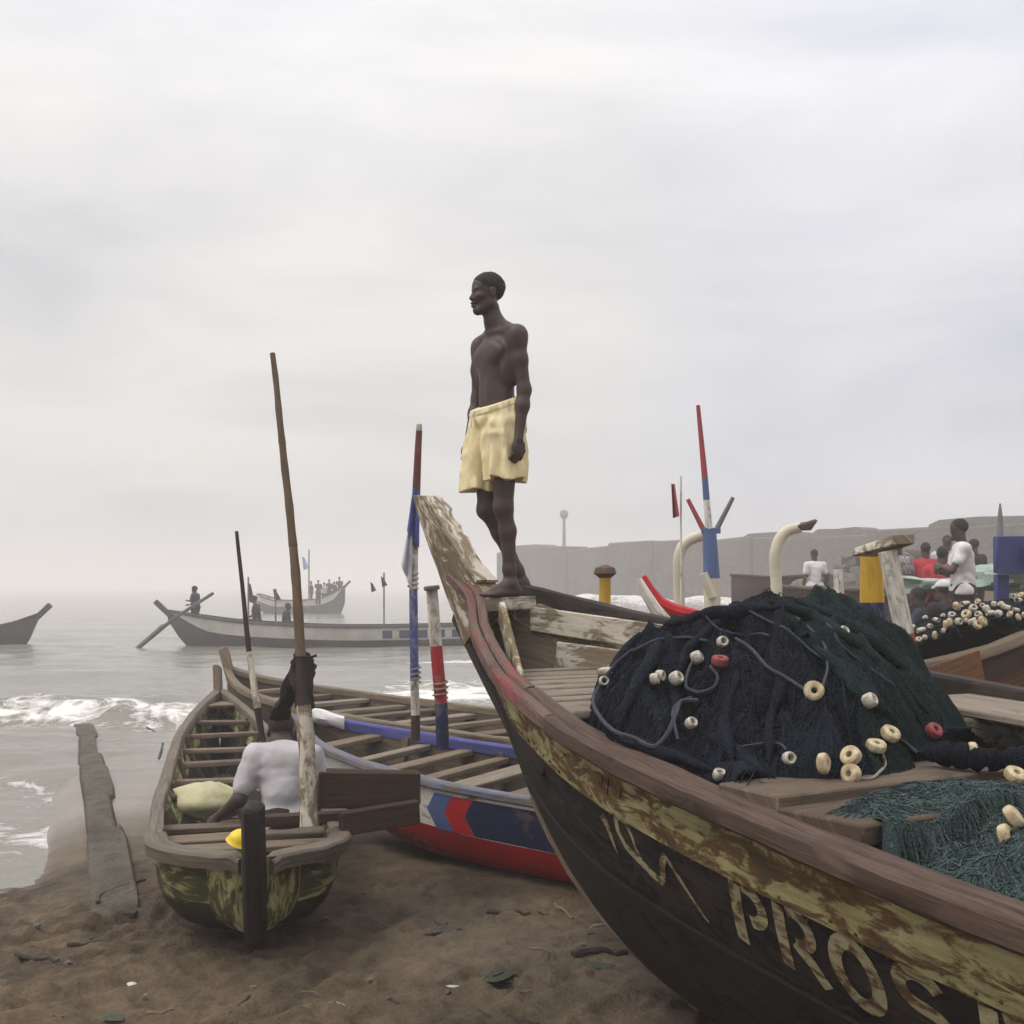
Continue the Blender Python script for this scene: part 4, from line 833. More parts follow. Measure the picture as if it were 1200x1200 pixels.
# ---- the man standing on the bow
def bow_man():
    global f_side
    o = np.array([-.040, 6.17, H-.052]); HEAD = 180+33; T0 = frame(o, HEAD); T = lambda V: T0(np.asarray(V)*.995)
    root = thing('person', 'shirtless person in pale yellow shorts standing barefoot on the bow, looking left', 'person'); h = .0042
    f = SDF((-.30, -.34, -.02), (.32, .36, 1.78), h)
    hip, ch, nk = np.array([.055, 0, .90]), np.array([.050, 0, 1.27]), np.array([.050, 0, 1.43])
    # trunk: ribcage, belly, pelvis, back
    f.ell((.045, 0, 1.26), (.094, .143, .165), .02); f.ell((.05, 0, 1.07), (.082, .122, .15), .05); f.ell((.050, 0, .92), (.088, .132, .12), .05)
    for sd_ in (1, -1):
        f.ell((.103, .070*sd_, 1.295), (.028, .074, .050), .035); f.ell((-.012, .075*sd_, 1.30), (.045, .075, .10), .03); f.ell((-.005, .068*sd_, .90), (.08, .075, .085), .03)
        f.cone((.040, .028*sd_, 1.450), (.030, .165*sd_, 1.380), .040, .043, .045)                     # trapezius and collar
        f.ell((.115, .03*sd_, 1.10), (.014, .028, .10), .02); f.cone((.100, .015*sd_, 1.408), (.050, .15*sd_, 1.415), .010, .009, .02)
        f.ell((.040, .135*sd_, 1.20), (.06, .03, .09), .03)
    f.chain([(.040, 0, 1.40), (.068, 0, 1.47), (.090, 0, 1.545)], [.058, .046, .048], .03)
    hc = (.104, .0, 1.612); g, R = head_into(f, hc, -17, .02, .895)
    # arms
    sh = {1: np.array([.035, .180, 1.375]), -1: np.array([.045, -.178, 1.372])}; el = {1: np.array([.008, .204, 1.085]), -1: np.array([.045, -.202, 1.09])}; wr = {1: np.array([.052, .216, .825]), -1: np.array([.105, -.205, .84])}
    for sd_ in (1, -1):
        f.ell(sh[sd_]+np.array([0, .003*sd_, -.022]), (.043, .038, .058), .06); f.chain([sh[sd_], (sh[sd_]*.55+el[sd_]*.45)+np.array([.004, 0, 0]), el[sd_]], [.042, .039, .0340], .03)
        m = el[sd_]*.68+wr[sd_]*.32; f.chain([el[sd_], m, wr[sd_]], [.0335, .034, .0235], .03)
        hand_into(f, wr[sd_], (.10, .0, -1), sd_, (.10, -sd_, 0), .62, 1.0)
    # legs
    kn = {1: np.array([.060, .085, .475]), -1: np.array([.060, -.085, .47])}; an = {1: np.array([.010, .075, .085]), -1: np.array([-.150, -.050, .085])}; hp = {1: np.array([.055, .085, .88]), -1: np.array([.055, -.085, .88])}
    for sd_ in (1, -1):
        f.chain([hp[sd_], hp[sd_]*.5+kn[sd_]*.5, kn[sd_]], [.078, .066, .049], .03); mid = kn[sd_]*.68+an[sd_]*.32; f.chain([kn[sd_], mid+np.array([-.011, 0, 0]), an[sd_]*.85+kn[sd_]*.15, an[sd_]], [.045, .0425, .033, .030], .03)
        f.ell(kn[sd_]+np.array([.030, 0, .0]), (.018, .026, .034), .03); f_side = -sd_; foot_into(f, an[sd_], (1, .12*sd_-.10), .98)
    body = f.obj('body', 'skin', root, T, 2)
    hair_into(hc, -17, .02, .895, .004, 'hair', root, T)
    # shorts: a folded cloth shell
    s = SDF((-.16, -.27, .50), (.26, .27, 1.12), .0048)
    s.ell((.048, 0, .965), (.126, .160, .15), .03)
    for sd_ in (1, -1): s.cone((.050, .074*sd_, .90), (.060+(.018 if sd_ < 0 else -.005), .098*sd_, .52), .114, .104, .012)
    s.cone((.055, 0, .88), (.055, 0, .76), .085, .07, .03)
    Xf, Yf, Zf = s.field(); an_ = np.arctan2(Yf-np.sign(Yf)*.09, Xf-.055); fold = .015*np.sin(an_*7+3*fbm(Xf*3, Yf*3, Zf*2.5, 2)+Zf*4)*ss01(1.02, .66, Zf)+.014*fbm(Xf*11, Yf*11, Zf*5, 3)+.003*np.sin(np.arctan2(Yf, Xf-.05)*30+2*fbm(Xf*5, Yf*5, 0, 2))*ss01(.90, 1.0, Zf)
    s.D = s.D+fold.astype(np.float32); pw_ = (1.045-Zf-.40*(Xf-.05))/1.077; fold2 = .005*np.sin(60*(Zf*.8+Yf*.35)+5*fbm(Xf*6, Yf*6, Zf*6, 2))*ss01(.80, .92, Zf)*ss01(1.02, .96, Zf)+.005*fbm(Xf*24, Yf*24, Zf*14, 2)-.004*ss01(.036, .030, pw_)+.004*np.exp(-((pw_-.034)/.005)**2)-.004; s.D = s.D+fold2.astype(np.float32); s.clip((.05, 0, 1.045), (.40, 0, 1))
    hem = np.where(Yf > 0, .618+.05*(Xf-.05), .575-.03*(Xf-.05)); s.D = np.maximum(s.D, (hem+.010*np.sin(an_*4)-Zf).astype(np.float32))
    sh_ = s.obj('shorts', 'shorts', root, T)
    c = MB(); p0 = T(np.array([[.172, -.03, .99], [.186, -.032, .965], [.190, -.03, .93], [.192, -.034, .90]])); c.tube(p0, .004, 6); c.obj('drawstring', 'cloth_white', sh_)
    return root
bow_man()

# ---- a clothed figure in a given pose, joints in (forward, left, up) metres from the feet
STAND = dict(hip=(0, 0, .92), chest=(.0, 0, 1.28), head=(.04, 0, 1.60), hl=(0, .09, .9), kl=(.02, .1, .48), al=(0, .11, .08), hr=(0, -.09, .9), kr=(.02, -.1, .48), ar=(0, -.11, .08), sl=(0, .19, 1.38), el=(-.02, .25, 1.1), wl=(.06, .25, .86), sr=(0, -.19, 1.38), er=(-.02, -.25, 1.1), wr=(.06, -.25, .86))
def figure(label, o, deg, pose, top, bottom, h=.016, sleeve=.55, cap=None, trouser=1.0, group=None, scale=1., yaw=0., pitch=0.):
    global f_side
    J = {k: np.array(v, float)*scale for k, v in {**STAND, **pose}.items()}; T = frame(o, deg); root = thing('person', label, 'person', group); al = np.array(list(J.values())); lo, hi = al.min(0)-.26, al.max(0)+.26
    def build(f, e=0., parts=('trunk', 'arms', 'legs', 'head')):
        if 'trunk' in parts:
            f.cone(J['chest'], J['hip'], .108+e, .105+e, .04); 
            for sd_, q in ((1, 'l'), (-1, 'r')): f.cone(J['chest']*.6+J['s'+q]*.4, J['chest']*.55+J['hip']*.45, .075+e, .075+e, .05); f.cone(J['chest']+(J['head']-J['chest'])*.35, J['s'+q], .05+e, .052+e, .04); f.cone(J['hip'], J['h'+q], .11+e, .1+e, .03)
        if 'head' in parts: f.cone(J['chest'], J['head']-np.array([.02, 0, .03]), .06, .052, .03); head_into(f, J['head'], yaw, pitch, 1., h < .012)
        if 'arms' in parts:
            for q, sd_ in (('l', 1), ('r', -1)):
                f.chain([J['s'+q], J['e'+q], J['w'+q]], [.052, .04, .027], .02); d = J['w'+q]-J['e'+q]; hand_into(f, J['w'+q], d, sd_, (0.2, -sd_, .1), .5)
        if 'legs' in parts:
            for q, sd_ in (('l', 1), ('r', -1)): 
                f.chain([J['h'+q], J['k'+q], J['a'+q]], [.088, .056, .036], .03); f_side_ = sd_; foot_into(f, J['a'+q], (1, .2*sd_), 1., J['a'+q][2]-.08)
    f = SDF(lo, hi, h); build(f); f.obj('body', 'skin', root, T, 1)
    hair_into(J['head'], yaw, pitch, 1., min(h, .014), 'hair', root, T)
    f = SDF(lo, hi, h); e = .022+h*.25; build(f, e, ('trunk',))
    for q in 'lr': f.cone(J['s'+q], J['s'+q]+(J['e'+q]-J['s'+q])*sleeve*1.0, .056+e*.5, .053+e*.5, .03)
    Xf, Yf, Zf = f.field(); f.D = f.D+(.009*fbm(Xf*7+3*Zf, Yf*7, Zf*12, 3)+.009*np.sin(Zf*40+Yf*14+7*fbm(Xf*4, Yf*4, Zf*3, 2))*ss01(J['hip'][2]+.34, J['hip'][2]+.05, Zf)).astype(np.float32); dn = J['hip']-J['chest']; f.clip(J['hip']+dn/np.linalg.norm(dn)*.05, dn); f.obj('shirt', top, root, T, 1)
    f = SDF(lo, hi, h)
    for q in 'lr': f.cone(J['hip'], J['h'+q], .13+e*.4, .112+e*.4, .04); k2 = J['k'+q]; f.chain([J['h'+q], k2, k2+(J['a'+q]-k2)*max(trouser*2-1, .02)], [.102+e*.4, .075+e*.4, .06+e*.3], .03)
    f.obj('trousers', bottom, root, T, 1)
    if cap:
        f = SDF(J['head']-.2, J['head']+.22, min(h, .014)); f.ell(J['head']+np.array([-.012, 0, .06]), (.118, .092, .092), .01); f.clip(J['head']+np.array([0, 0, .055]), (0, 0, -1)); f.cone(J['head']+np.array([.07, .03, .06]), J['head']+np.array([.14, .03, .05]), .03, .02, .02); f.obj('cap', cap, root, T, 1)
    return root
# ------------------------------------------------------------------ the small canoe on the left, seen from its stern
_bang = math.degrees(math.atan2(1.45, 5.0))
B = Hull((-2.68, 10.55), math.degrees(math.atan2(1.42, 4.95)), ([0, .3, .8, 1.6, 2.8, 4.0, 4.7, 5.05, 5.2, 5.26], [.03, .13, .25, .36, .43, .475, .47, .40, .30, .18]),
         ([0, .4, 1.2, 2.4, 3.6, 4.6, 5.3], [.80, .72, .62, .53, .475, .47, .485]), ([-.1, 0, .3, .9, 2, 4, 4.8, 5.15, 5.3], [.42, .30, .14, .05, .015, .02, .04, .09, .14]), heel=-.02, full=lambda s: .68+.27*float(ss01(3.2, 4.8, s)), sq=lambda s: 1-.5*float(ss01(3.2, 4.9, s)))
def build_B():
    b = thing('small_canoe', 'small worn wooden canoe with mossy stern and many thwarts, drawn up on the left', 'canoe')
    S1 = 5.24
    for side in (1, -1): A_ = B.strake('side_plank', 'mossy', .03, S1, .02, .25, side, b, .03, 70, 6, rough=.004)
    B.bottom('hull_bottom', 'mossy_dark', .03, S1, .24, b, 70, 7, .03)
    # stern closure: two planked faces meeting at the post
    for side in (1, -1):
        mb = MB(); G = []; U = []
        for k in np.linspace(0, 1, 8):
            row = []; ur = []
            for g in np.linspace(0, B.girth(S1, side), 9):
                p = B.surf(S1, g, side, -.004); c = B.pos(S1+.10, .02*side, p[2]); q = p*(1-k)+c*k; q = q+np.append(B.a, 0)*.05*math.sin(k*math.pi); row.append(q); ur.append((g, k*.3))
            G.append(row); U.append(ur)
        mb.grid(G, U); mb.obj('stern_plank', 'mossy', b)
    for side in (1, -1): B.rail('gunwale', 'grey_rail', .0, 4.72, side, b, .045, .03, .06, .015, 60, .006)
    # the rail bends round the stern on each side as far as the post
    for side in (1, -1):
        w0 = float(B.w(4.72)); cp = [(4.722, w0-.008), (4.95, w0-.025), (5.13, w0-.11), (5.25, w0-.24), (5.31, w0-.36), (5.33, .06)]; pts = []
        L = np.arange(len(cp)); q = np.linspace(0, len(cp)-1, 26); fs, ft = tab(L, [c[0] for c in cp]), tab(L, [c[1] for c in cp]); ring = []; uv = []
        S_, T_ = fs(q), ft(q); ds, dt = np.gradient(S_), np.gradient(T_); n_ = np.hypot(ds, dt); nx, ny = -dt/n_, ds/n_
        for i in range(len(q)):
            z = B.zg(min(S_[i], 5.2), side)+.012+.005*fbm(q[i]*2, side, 0, 2)-.02*ss01(4, 5, q[i]); 
            ring.append([B.pos(S_[i]+nx[i]*o, (T_[i]+ny[i]*o)*side, z+zz) for o, zz in ((-.055, -.07), (-.055, -.01), (-.045, 0), (.05, 0), (.062, -.012), (.055, -.07))]); uv.append([(q[i]*.15, .07*k) for k in range(6)])
        mb = MB(); mb.grid(ring, uv, close_v=True, caps=True); mb.obj('stern_rail', 'grey_rail', b)
    # bow post, breasthook
    mb = MB(); bar(mb, B.pos(.10, 0, .42), B.pos(-.12, .02, 1.02), .13, .06, up=(1, 0, 0), jit=.006); mb.obj('bow_post', 'thwart', b)
    mb = MB(); bar(mb, B.pos(.28, -.17, .70), B.pos(.28, .17, .69), .26, .04, jit=.006); mb.obj('bow_board', 'thwart', b)
    # thwarts and floor
    for i, (s, wd, dz) in enumerate(((.82, .10, .06), (1.25, .09, .07), (1.75, .11, .08), (2.25, .10, .07), (2.75, .09, .09), (3.2, .10, .075), (4.18, .12, .08), (4.42, .16, .09), (4.86, .14, .055))):
        B.cross('thwart', 'thwart' if i % 3 else 'deck', s, wd, .035, B.zg(s)-dz, b, .035, tilt=.004*(-1)**i)
    for s in (.8, 1.5, 2.3, 3.1, 3.9, 4.6):
        for side in (1, -1): B.rib('rib', 'deck', s, side, b, .05, .03, .03, .6)
    for s in np.arange(.9, 5.0, .26): B.cross('floor_board', 'deck_brown', s, .2, .022, float(B.zk(s))+.10, b, .17)
    # stern post
    mb = MB(); bar(mb, B.pos(5.365, -.005, .10), B.pos(5.45, .02, .745), .165, .085, up=(1, 0, 0), jit=.006, bev=.02); mb.obj('stern_post', 'dark_timber', b)
    return b
small = build_B()
mb = MB(); a0, a1 = np.array([.80, 0, 0]), 0
# outboard bracket: stepped plank frame fixed to the right quarter
br = bpy.data.objects.new('motor_bracket', None); COL.objects.link(br); br.parent = small; br['label'] = 'brown stepped plank bracket jutting out from the right quarter'
pA, pB = P(372, 925, 6.10), P(491, 926, 6.30)
m2 = MB(); bar(m2, pA, pB, .045, .19, jit=.006); m2.obj('upper_board', 'brown_timber', br)
m2 = MB(); bar(m2, P(398, 966, 6.02), P(490, 951, 6.22), .05, .12, jit=.006); m2.obj('lower_board', 'brown_timber', br)
m2 = MB(); bar(m2, pA+np.array([.0, .26, -.02]), pB+np.array([-.03, .26, -.02]), .04, .17, jit=.005); m2.obj('back_board', 'brown_timber', br)
m2 = MB(); bar(m2, pB+np.array([-.03, .024, -.03]), pB+np.array([-.03, .24, -.03]), .04, .18); m2.obj('end_board', 'brown_timber', br)
m2 = MB(); bar(m2, P(300, 962, 6.25), P(450, 955, 6.35), .08, .06); m2.obj('bearer', 'brown_timber', br)

def pole(name, label, segs, cat='pole', parent=None, k=10, wob=.0, knots=0):
    """painted pole: segments (point, radius, material)"""
    t = thing(name, label, cat)
    for i in range(len(segs)-1):
        a, ra, m = segs[i]; m = {'white_paint': 'chip_white', 'red_paint': 'chip_red', 'navy_paint': 'chip_navy', 'blue_rail': 'chip_blue'}.get(m, m); b_, rb, _ = segs[i+1]; mb = MB(); q = np.linspace(0, 1, 9)[:, None]; pts = a*(1-q)+b_*q; pts = pts+wob*np.stack([fbm(pts[:, 2]*2.2, 0, 1, 2), fbm(pts[:, 2]*2.2, 0, 7, 2), 0*pts[:, 2]], 1)*(1 if knots else .8)
        rr = ra+(rb-ra)*q[:, 0]
        if knots: rr = rr*(1+.10*(np.arange(9) % 3 == 0))
        mb.tube(pts, rr, k); mb.obj('pole_section', m, t)
    return t
# tall bamboo pole on the small canoe
t = pole('bamboo_pole', 'tall leaning bamboo pole with whitewashed foot, rising from the small canoe\'s stern', [(P(365, 968, 5.95), .046, 'white_old'), (P(357, 826, 6.05), .040, 'dark_pole'), (P(353, 770, 6.1), .028, 'bamboo'), (P(343, 640, 6.25), .023, 'bamboo'), (P(331, 520, 6.35), .019, 'bamboo'), (P(319, 414, 6.45), .015, 'bamboo')], wob=.010, knots=1)
mb = MB(); mb.tube([P(352, 770, 6.02), P(365, 770, 6.05), P(371, 768, 6.06)], .008, 6); mb.obj('lashing_peg', 'dark_timber', t)
t = pole('thin_pole', 'thin dark pole with pale lower half standing mid small canoe', [(P(308, 868, 7.4), .018, 'dark_pole'), (P(302, 830, 7.42), .024, 'white_old'), (P(292, 764, 7.5), .018, 'dark_pole'), (P(284, 690, 7.6), .014, 'dark_pole'), (P(277, 623, 7.7), .012, 'dark_pole')], wob=.006)
# black cloth tied to the pole
def cloth(name, label, top, bot, mat, seed, nu=16, nv=10, fold=.02, cat='cloth', group=None):
    """hanging cloth between an upper and a lower edge (lists of points), with real thickness"""
    tu = np.linspace(0, 1, len(top)); top = np.array(top); bot = np.array(bot); u = np.linspace(0, 1, nu); A_ = np.stack([np.interp(u, tu, top[:, i]) for i in range(3)], 1); B_ = np.stack([np.interp(u, np.linspace(0, 1, len(bot)), bot[:, i]) for i in range(3)], 1)
    G = np.array([A_*(1-v)+B_*v for v in np.linspace(0, 1, nv)]); d = fold*np.sin(u*11+seed)[None, :]*np.linspace(.5, 1, nv)[:, None]+fold*fbm(G[..., 0]*9, G[..., 2]*9, seed, 3)*.8; G[..., 1] += d; G2 = G.copy(); G2[..., 1] += .006
    mb = MB(); loop = np.concatenate([G, G2[:, ::-1]], 1); mb.grid(loop, np.stack(np.meshgrid(np.arange(2*nu)*.03, np.arange(nv)*.03), -1), close_v=True); o = mb.obj(name, mat); return tag(o, label, cat, group)
def rag(label, pts, rr, seed):
    """crumpled cloth hanging along a path"""
    pts = np.array(pts); L = np.arange(len(pts)); q = np.linspace(0, len(pts)-1, 26); p3 = np.stack([tab(L, pts[:, i])(q) for i in range(3)], 1); R_ = tab(L, rr)(q); G = []; U = []
    for i in range(26):
        ring = []
        for j in range(18):
            a = j/18*2*math.pi; k = 1+.35*float(fbm(math.cos(a)*1.5+seed, math.sin(a)*1.5, q[i]*1.6, 3))+.12*math.sin(5*a+q[i]*3); ring.append(p3[i]+R_[i]*k*np.array([math.cos(a), .7*math.sin(a), .25*math.sin(a)]))
        G.append(ring); U.append([(q[i]*.1, j*.02) for j in range(18)])
    mb = MB(); mb.grid(G, U, close_v=True, caps=True); return tag(mb.obj('black_rag', 'cloth_black'), label, 'cloth')
rag('black rag wound round the bamboo pole above its whitewashed foot', [P(352, 766, 6.1), P(354, 780, 6.1), P(356, 802, 6.08), P(358, 828, 6.06)], [.035, .062, .058, .05], 2)
rag('black rag end trailing from the pole down to the seated person\'s head', [P(350, 778, 6.12), P(343, 800, 6.16), P(334, 822, 6.28), P(326, 842, 6.42)], [.03, .045, .05, .055], 5)
# seated person
sp = dict(hip=(0, 0, .12), chest=(.13, 0, .46), head=(.27, .03, .66), hl=(.03, .1, .1), kl=(.32, .22, .20), al=(.38, .16, -.10), hr=(.03, -.1, .1), kr=(.34, -.16, .22), ar=(.40, -.14, -.10), sl=(.12, .17, .535), el=(.02, .265, .29), wl=(.10, .40, .17), sr=(.12, -.17, .53), er=(.12, -.26, .30), wr=(.32, -.16, .22))
seat = P(331, 966, 6.55)
figure('person in a pale grey t-shirt sitting in the small canoe, back to camera', (seat[0], seat[1], B.zg(4.0)-.20), 97, sp, 'tee_grey', 'cloth_black', .009, .72, pitch=.75, trouser=.95, scale=.93)
# things lying in the small canoe
mb = MB(); G = []; U = []
for i in range(15):
    th = math.pi*i/14; row = []; ur = []
    for j in range(22):
        a = j/22*2*math.pi; r = 1+.18*fbm(math.cos(a)*2*math.sin(th), math.sin(a)*2*math.sin(th), math.cos(th)*2, 3); row.append((.24*math.sin(th)*math.cos(a)*r, .17*math.sin(th)*math.sin(a)*r, .10*math.cos(th)*r)); ur.append((a, th))
    G.append(row); U.append(ur)
mb.grid(G, U, close_v=True); sk = tag(mb.obj('sack', 'sack', sharp=180), 'pale sack stained green lying in the small canoe left of the seated person', 'sack'); sp_ = P(243, 935, 7.0); sk.location = (sp_[0]+.03, sp_[1], sp_[2]-.02); sk.rotation_euler = (.1, .15, .6)
mb = MB(); G = []; U = []
for i in range(10):
    th = math.pi*.55*i/9; G.append([(.062*math.sin(th)*math.cos(a)*(1.15 if i < 9 else 1.3), .062*math.sin(th)*math.sin(a)*(1 if i < 9 else 1.2), .055*math.cos(th)) for a in np.linspace(0, 2*math.pi, 20, endpoint=False)]); U.append([(a, th) for a in range(20)])
mb.grid(G, U, close_v=True); yc = tag(mb.obj('cap', 'yellow_plastic'), 'bright yellow cap left on the stern board of the small canoe', 'cap'); q = P(284, 985, 5.55); yc.location = q; yc.rotation_euler = (.3, .2, .5)

# ------------------------------------------------------------------ red hulled canoe
C = Hull((-1.60, 8.62), 50.5, ([0, .25, .7, 1.3, 2.1, 3, 4.0], [.03, .17, .36, .47, .54, .56, .50]), ([0, .3, .8, 1.4, 2.2, 3.0, 4.0], [.80, .73, .66, .615, .585, .58, .60]),
         ([0, .15, .5, 1.1, 2, 4], [.45, .30, .16, .06, .01, .02]), heel=.055, full=lambda s: .55+.33*float(ss01(.3, 1.5, s)), sq=lambda s: 1-.5*float(ss01(.5, 1.8, s)))
def build_C():
    b = thing('painted_canoe', 'red hulled canoe with blue gunwale and painted chevrons behind the big bow', 'canoe')
    for side in (1, -1):
        C.strake('topside_plank', 'white_paint' if side == 1 else 'deck', .02, 4, .02, lambda s: .02+.27*float(ss01(-.1, .8, s)), side, b, .028, 60, 5, rough=.002, inner='deck')
    C.bottom('hull_bottom', 'red_paint', .02, 4, lambda s: .01+.27*float(ss01(-.1, .8, s)), b, 60, 7, .03, inner='deck_brown')
    C.rail('gunwale', 'faded_blue', -.02, 4, 1, b, .05, .03, .05, .012, 60); C.rail('gunwale', 'blue_rail', .12, 4, -1, b, .045, .04, .07, .02, 60)
    mb = MB(); bar(mb, C.pos(.12, 0, .58), C.pos(-.16, .0, .93), .10, .08, up=(1, 0, 0), jit=.01); mb.obj('bow_post', 'thwart', b)
    for i, (s, wd) in enumerate(((.55, .14), (.95, .12), (1.30, .13), (1.62, .10), (1.95, .18), (2.40, .20), (2.75, .16), (3.1, .2), (3.5, .14))):
        C.cross('thwart', ('thwart', 'deck_grey', 'thwart')[i % 3], s, wd, .04, C.zg(s)-.06-.012*(i % 2), b, .04, tilt=-.05*float(C.w(s)))
    for s in np.arange(.6, 3.9, .28): C.cross('floor_board', 'deck_brown', s, .24, .02, float(C.zk(s))+.16, b, .24)
    for s in (.8, 1.6, 2.4, 3.2):
        for side in (1, -1): C.rib('rib', 'deck', s, side, b, .05, .03, .03, .5)
    # painted chevrons on the topside
    def band(name, mat, s0, s1, d=.07):
        g0, gm, g1 = .062, .17, .284; C.decal(name, mat, [((s0, g0), (s1, g0), (s1-d, gm), (s0-d, gm)), ((s0-d, gm), (s1-d, gm), (s1, g1), (s0, g1))], 1, b, .004, 4)
    band('painted_chevron', 'lightblue_paint', 1.90, 2.05); band('painted_chevron', 'red_paint', 2.053, 2.22); band('painted_chevron', 'navy_paint', 2.223, 3.9, .07)
    return b
red = build_C()
# worn name on the red hull
def small_letter(strokes, s0, g0, sc=.1):
    q = []
    for pts in strokes: q += stroke([(s0+x*sc, g0+y*sc) for x, y in pts], .016)
    C.decal('painted_letter', 'lilac_paint', q, 1, red, .004, 2)
for ch, x in (('M', .0), ('U', .115), ('K', .215), ('O', .325)):
    st = {'M': [[(0, 1), (0, 0), (.4, .6), (.8, 0), (.8, 1)]], 'U': [[(0, 0), (0, .8), (.3, 1), (.6, .8), (.6, 0)]], 'K': [[(0, 0), (0, 1)], [(.6, 0), (.05, .5), (.65, 1)]], 'O': [[(.35+.35*math.cos(a), .5+.5*math.sin(a)) for a in np.linspace(0, 6.3, 12)]]}[ch]
    small_letter(st, 1.40+x, .40, .088)
mb = MB(); G = []; U = []
for k in np.linspace(0, 1, 10):
    c = C.pos(.02+.30*k, -.0-.17*k, .80-.05*k); G.append([c+np.array([0, .05*math.cos(a)*(1+.25*fbm(k*5, a, 3, 2)), .055*math.sin(a)*(1+.3*fbm(k*4, a, 1, 2))]) for a in np.linspace(0, 2*math.pi, 12, endpoint=False)]); U.append([(k, a) for a in range(12)])
mb.grid(G, U, close_v=True, caps=True); tag(mb.obj('plastic_wrap', 'cloth_white'), 'crumpled white sheeting wrapped over the tip of the red hulled canoe', 'sheeting')
# masts standing in the red hulled canoe
pole('flag_mast', 'red, blue and white banded mast behind the bow, flag furled round it', [(P(487, 868, 7.75), .033, 'brown_timber'), (P(487, 838, 7.75), .031, 'white_paint'), (P(486, 797, 7.75), .030, 'blue_rail'), (P(484, 690, 7.75), .029, 'white_paint'), (P(485, 640, 7.75), .029, 'blue_rail'), (P(488, 575, 7.75), .028, 'pole_red'), (P(491, 505, 7.75), .022, 'white_paint'), (P(491, 497, 7.75), .018, 'white_paint')], 'mast', wob=.006)
cloth('furled_flag', 'blue part of the furled flag hanging on the banded mast', [P(484, 572, 7.70), P(492, 578, 7.70)], [P(477, 622, 7.68), P(491, 642, 7.70)], 'cloth_blue', 3, fold=.02, cat='flag')
cloth('furled_flag', 'grey lower corner of the furled flag on the banded mast', [P(478, 620, 7.70), P(484, 628, 7.70)], [P(470, 662, 7.68), P(482, 692, 7.70)], 'cloth_pale', 9, fold=.02, cat='flag')
t = pole('painted_post', 'thick post banded white, red and navy standing in the red hulled canoe', [(P(519, 878, 7.35), .043, 'navy_paint'), (P(517, 824, 7.35), .042, 'red_paint'), (P(511, 757, 7.35), .040, 'white_paint'), (P(506, 690, 7.35), .038, 'white_paint')], 'post')
mb = MB(); bar(mb, P(497, 690, 7.30), P(515, 688, 7.30), .06, .03); mb.obj('post_cap', 'deck_grey', t)

# ------------------------------------------------------------------ bare wooden canoe behind it
Dd = Hull((-2.98, 12.1), 46.5, ([0, .3, .9, 1.7, 2.7, 3.8, 5.2, 6], [.03, .16, .36, .50, .56, .58, .56, .5]), ([0, .4, 1.0, 2, 3.2, 4.5, 6], [.90, .80, .73, .68, .65, .64, .66]), ([0, .2, .7, 1.5, 3, 6], [.45, .25, .1, 0., -.04, 0.]), heel=.03, full=.62)
def build_D():
    b = thing('wooden_canoe', 'bare brown wooden canoe lying behind the red hulled one, bow post raised', 'canoe')
    for side in (1, -1):
        Dd.strake('side_plank', 'deck_brown', .02, 5.9, .02, .26, side, b, .03, 50, 5, rough=.003); Dd.rail('gunwale', 'thwart', 0, 5.9, side, b, .05, .035, .06, .014, 50, .006)
    Dd.bottom('hull_bottom', 'brown_timber', .02, 5.9, .25, b, 50, 6, .03)
    mb = MB(); bar(mb, Dd.pos(.14, 0, .62), Dd.pos(-.10, .0, 1.09), .13, .08, up=(1, 0, 0), jit=.008); mb.obj('bow_post', 'thwart', b)
    for i, s in enumerate((.75, 1.2, 1.7, 2.2, 2.65, 3.1, 3.6, 4.1, 4.6, 5.1, 5.6)): Dd.cross('thwart', ('thwart', 'deck', 'deck_grey')[i % 3], s, .12+.03*(i % 2), .04, Dd.zg(s)-.05-.01*(i % 2), b, .04)
    for s in np.arange(.8, 5.8, .3): Dd.cross('floor_board', 'deck_brown', s, .26, .02, float(Dd.zk(s))+.18, b, .26)
    return b
build_D()

# rope lashings on the two masts in the red hulled canoe
for par, px, py, Y_, r_ in ((bpy.data.objects['flag_mast'], 487, 800, 7.75, .034), (bpy.data.objects['flag_mast'], 484, 690, 7.75, .034), (bpy.data.objects['painted_post'], 516, 818, 7.35, .047)):
    c = P(px, py, Y_); mb = MB(); an = np.linspace(0, 2*math.pi*3.5, 60); mb.tube(np.stack([c[0]+r_*np.cos(an), c[1]+r_*np.sin(an), c[2]+.012*an/2.2], 1), .006, 5); mb.obj('lashing', 'rope_pale', par)
# ------------------------------------------------------------------ groyne, debris
g_ = thing('groyne', 'low broken concrete groyne running into the water on the left', 'groyne')
def rock_mesh(name, mat, r, sq, seed, n=9, m=14, pw=.7, am=.45):
    mb = MB(); G = []; U = []
    for i in range(n):
        th = math.pi*i/(n-1); row = []; ur = []
        for j in range(m):
            a = 2*math.pi*j/m; d = np.array([math.sin(th)*math.cos(a), math.sin(th)*math.sin(a), math.cos(th)]); q = 1+am*float(fbm(d[0]*1.3+seed, d[1]*1.3, d[2]*1.3, 3)); v = np.sign(d)*np.abs(d)**pw*q*np.array(sq)*r; row.append(v); ur.append((a, th))
        G.append(row); U.append(ur)
    mb.grid(G, U, close_v=True); return mb.obj(name, mat, smooth=True, sharp=35)
gd = (G1-G0)/np.linalg.norm(G1-G0); LG = np.linalg.norm(G1-G0); al = -.85; k = 0
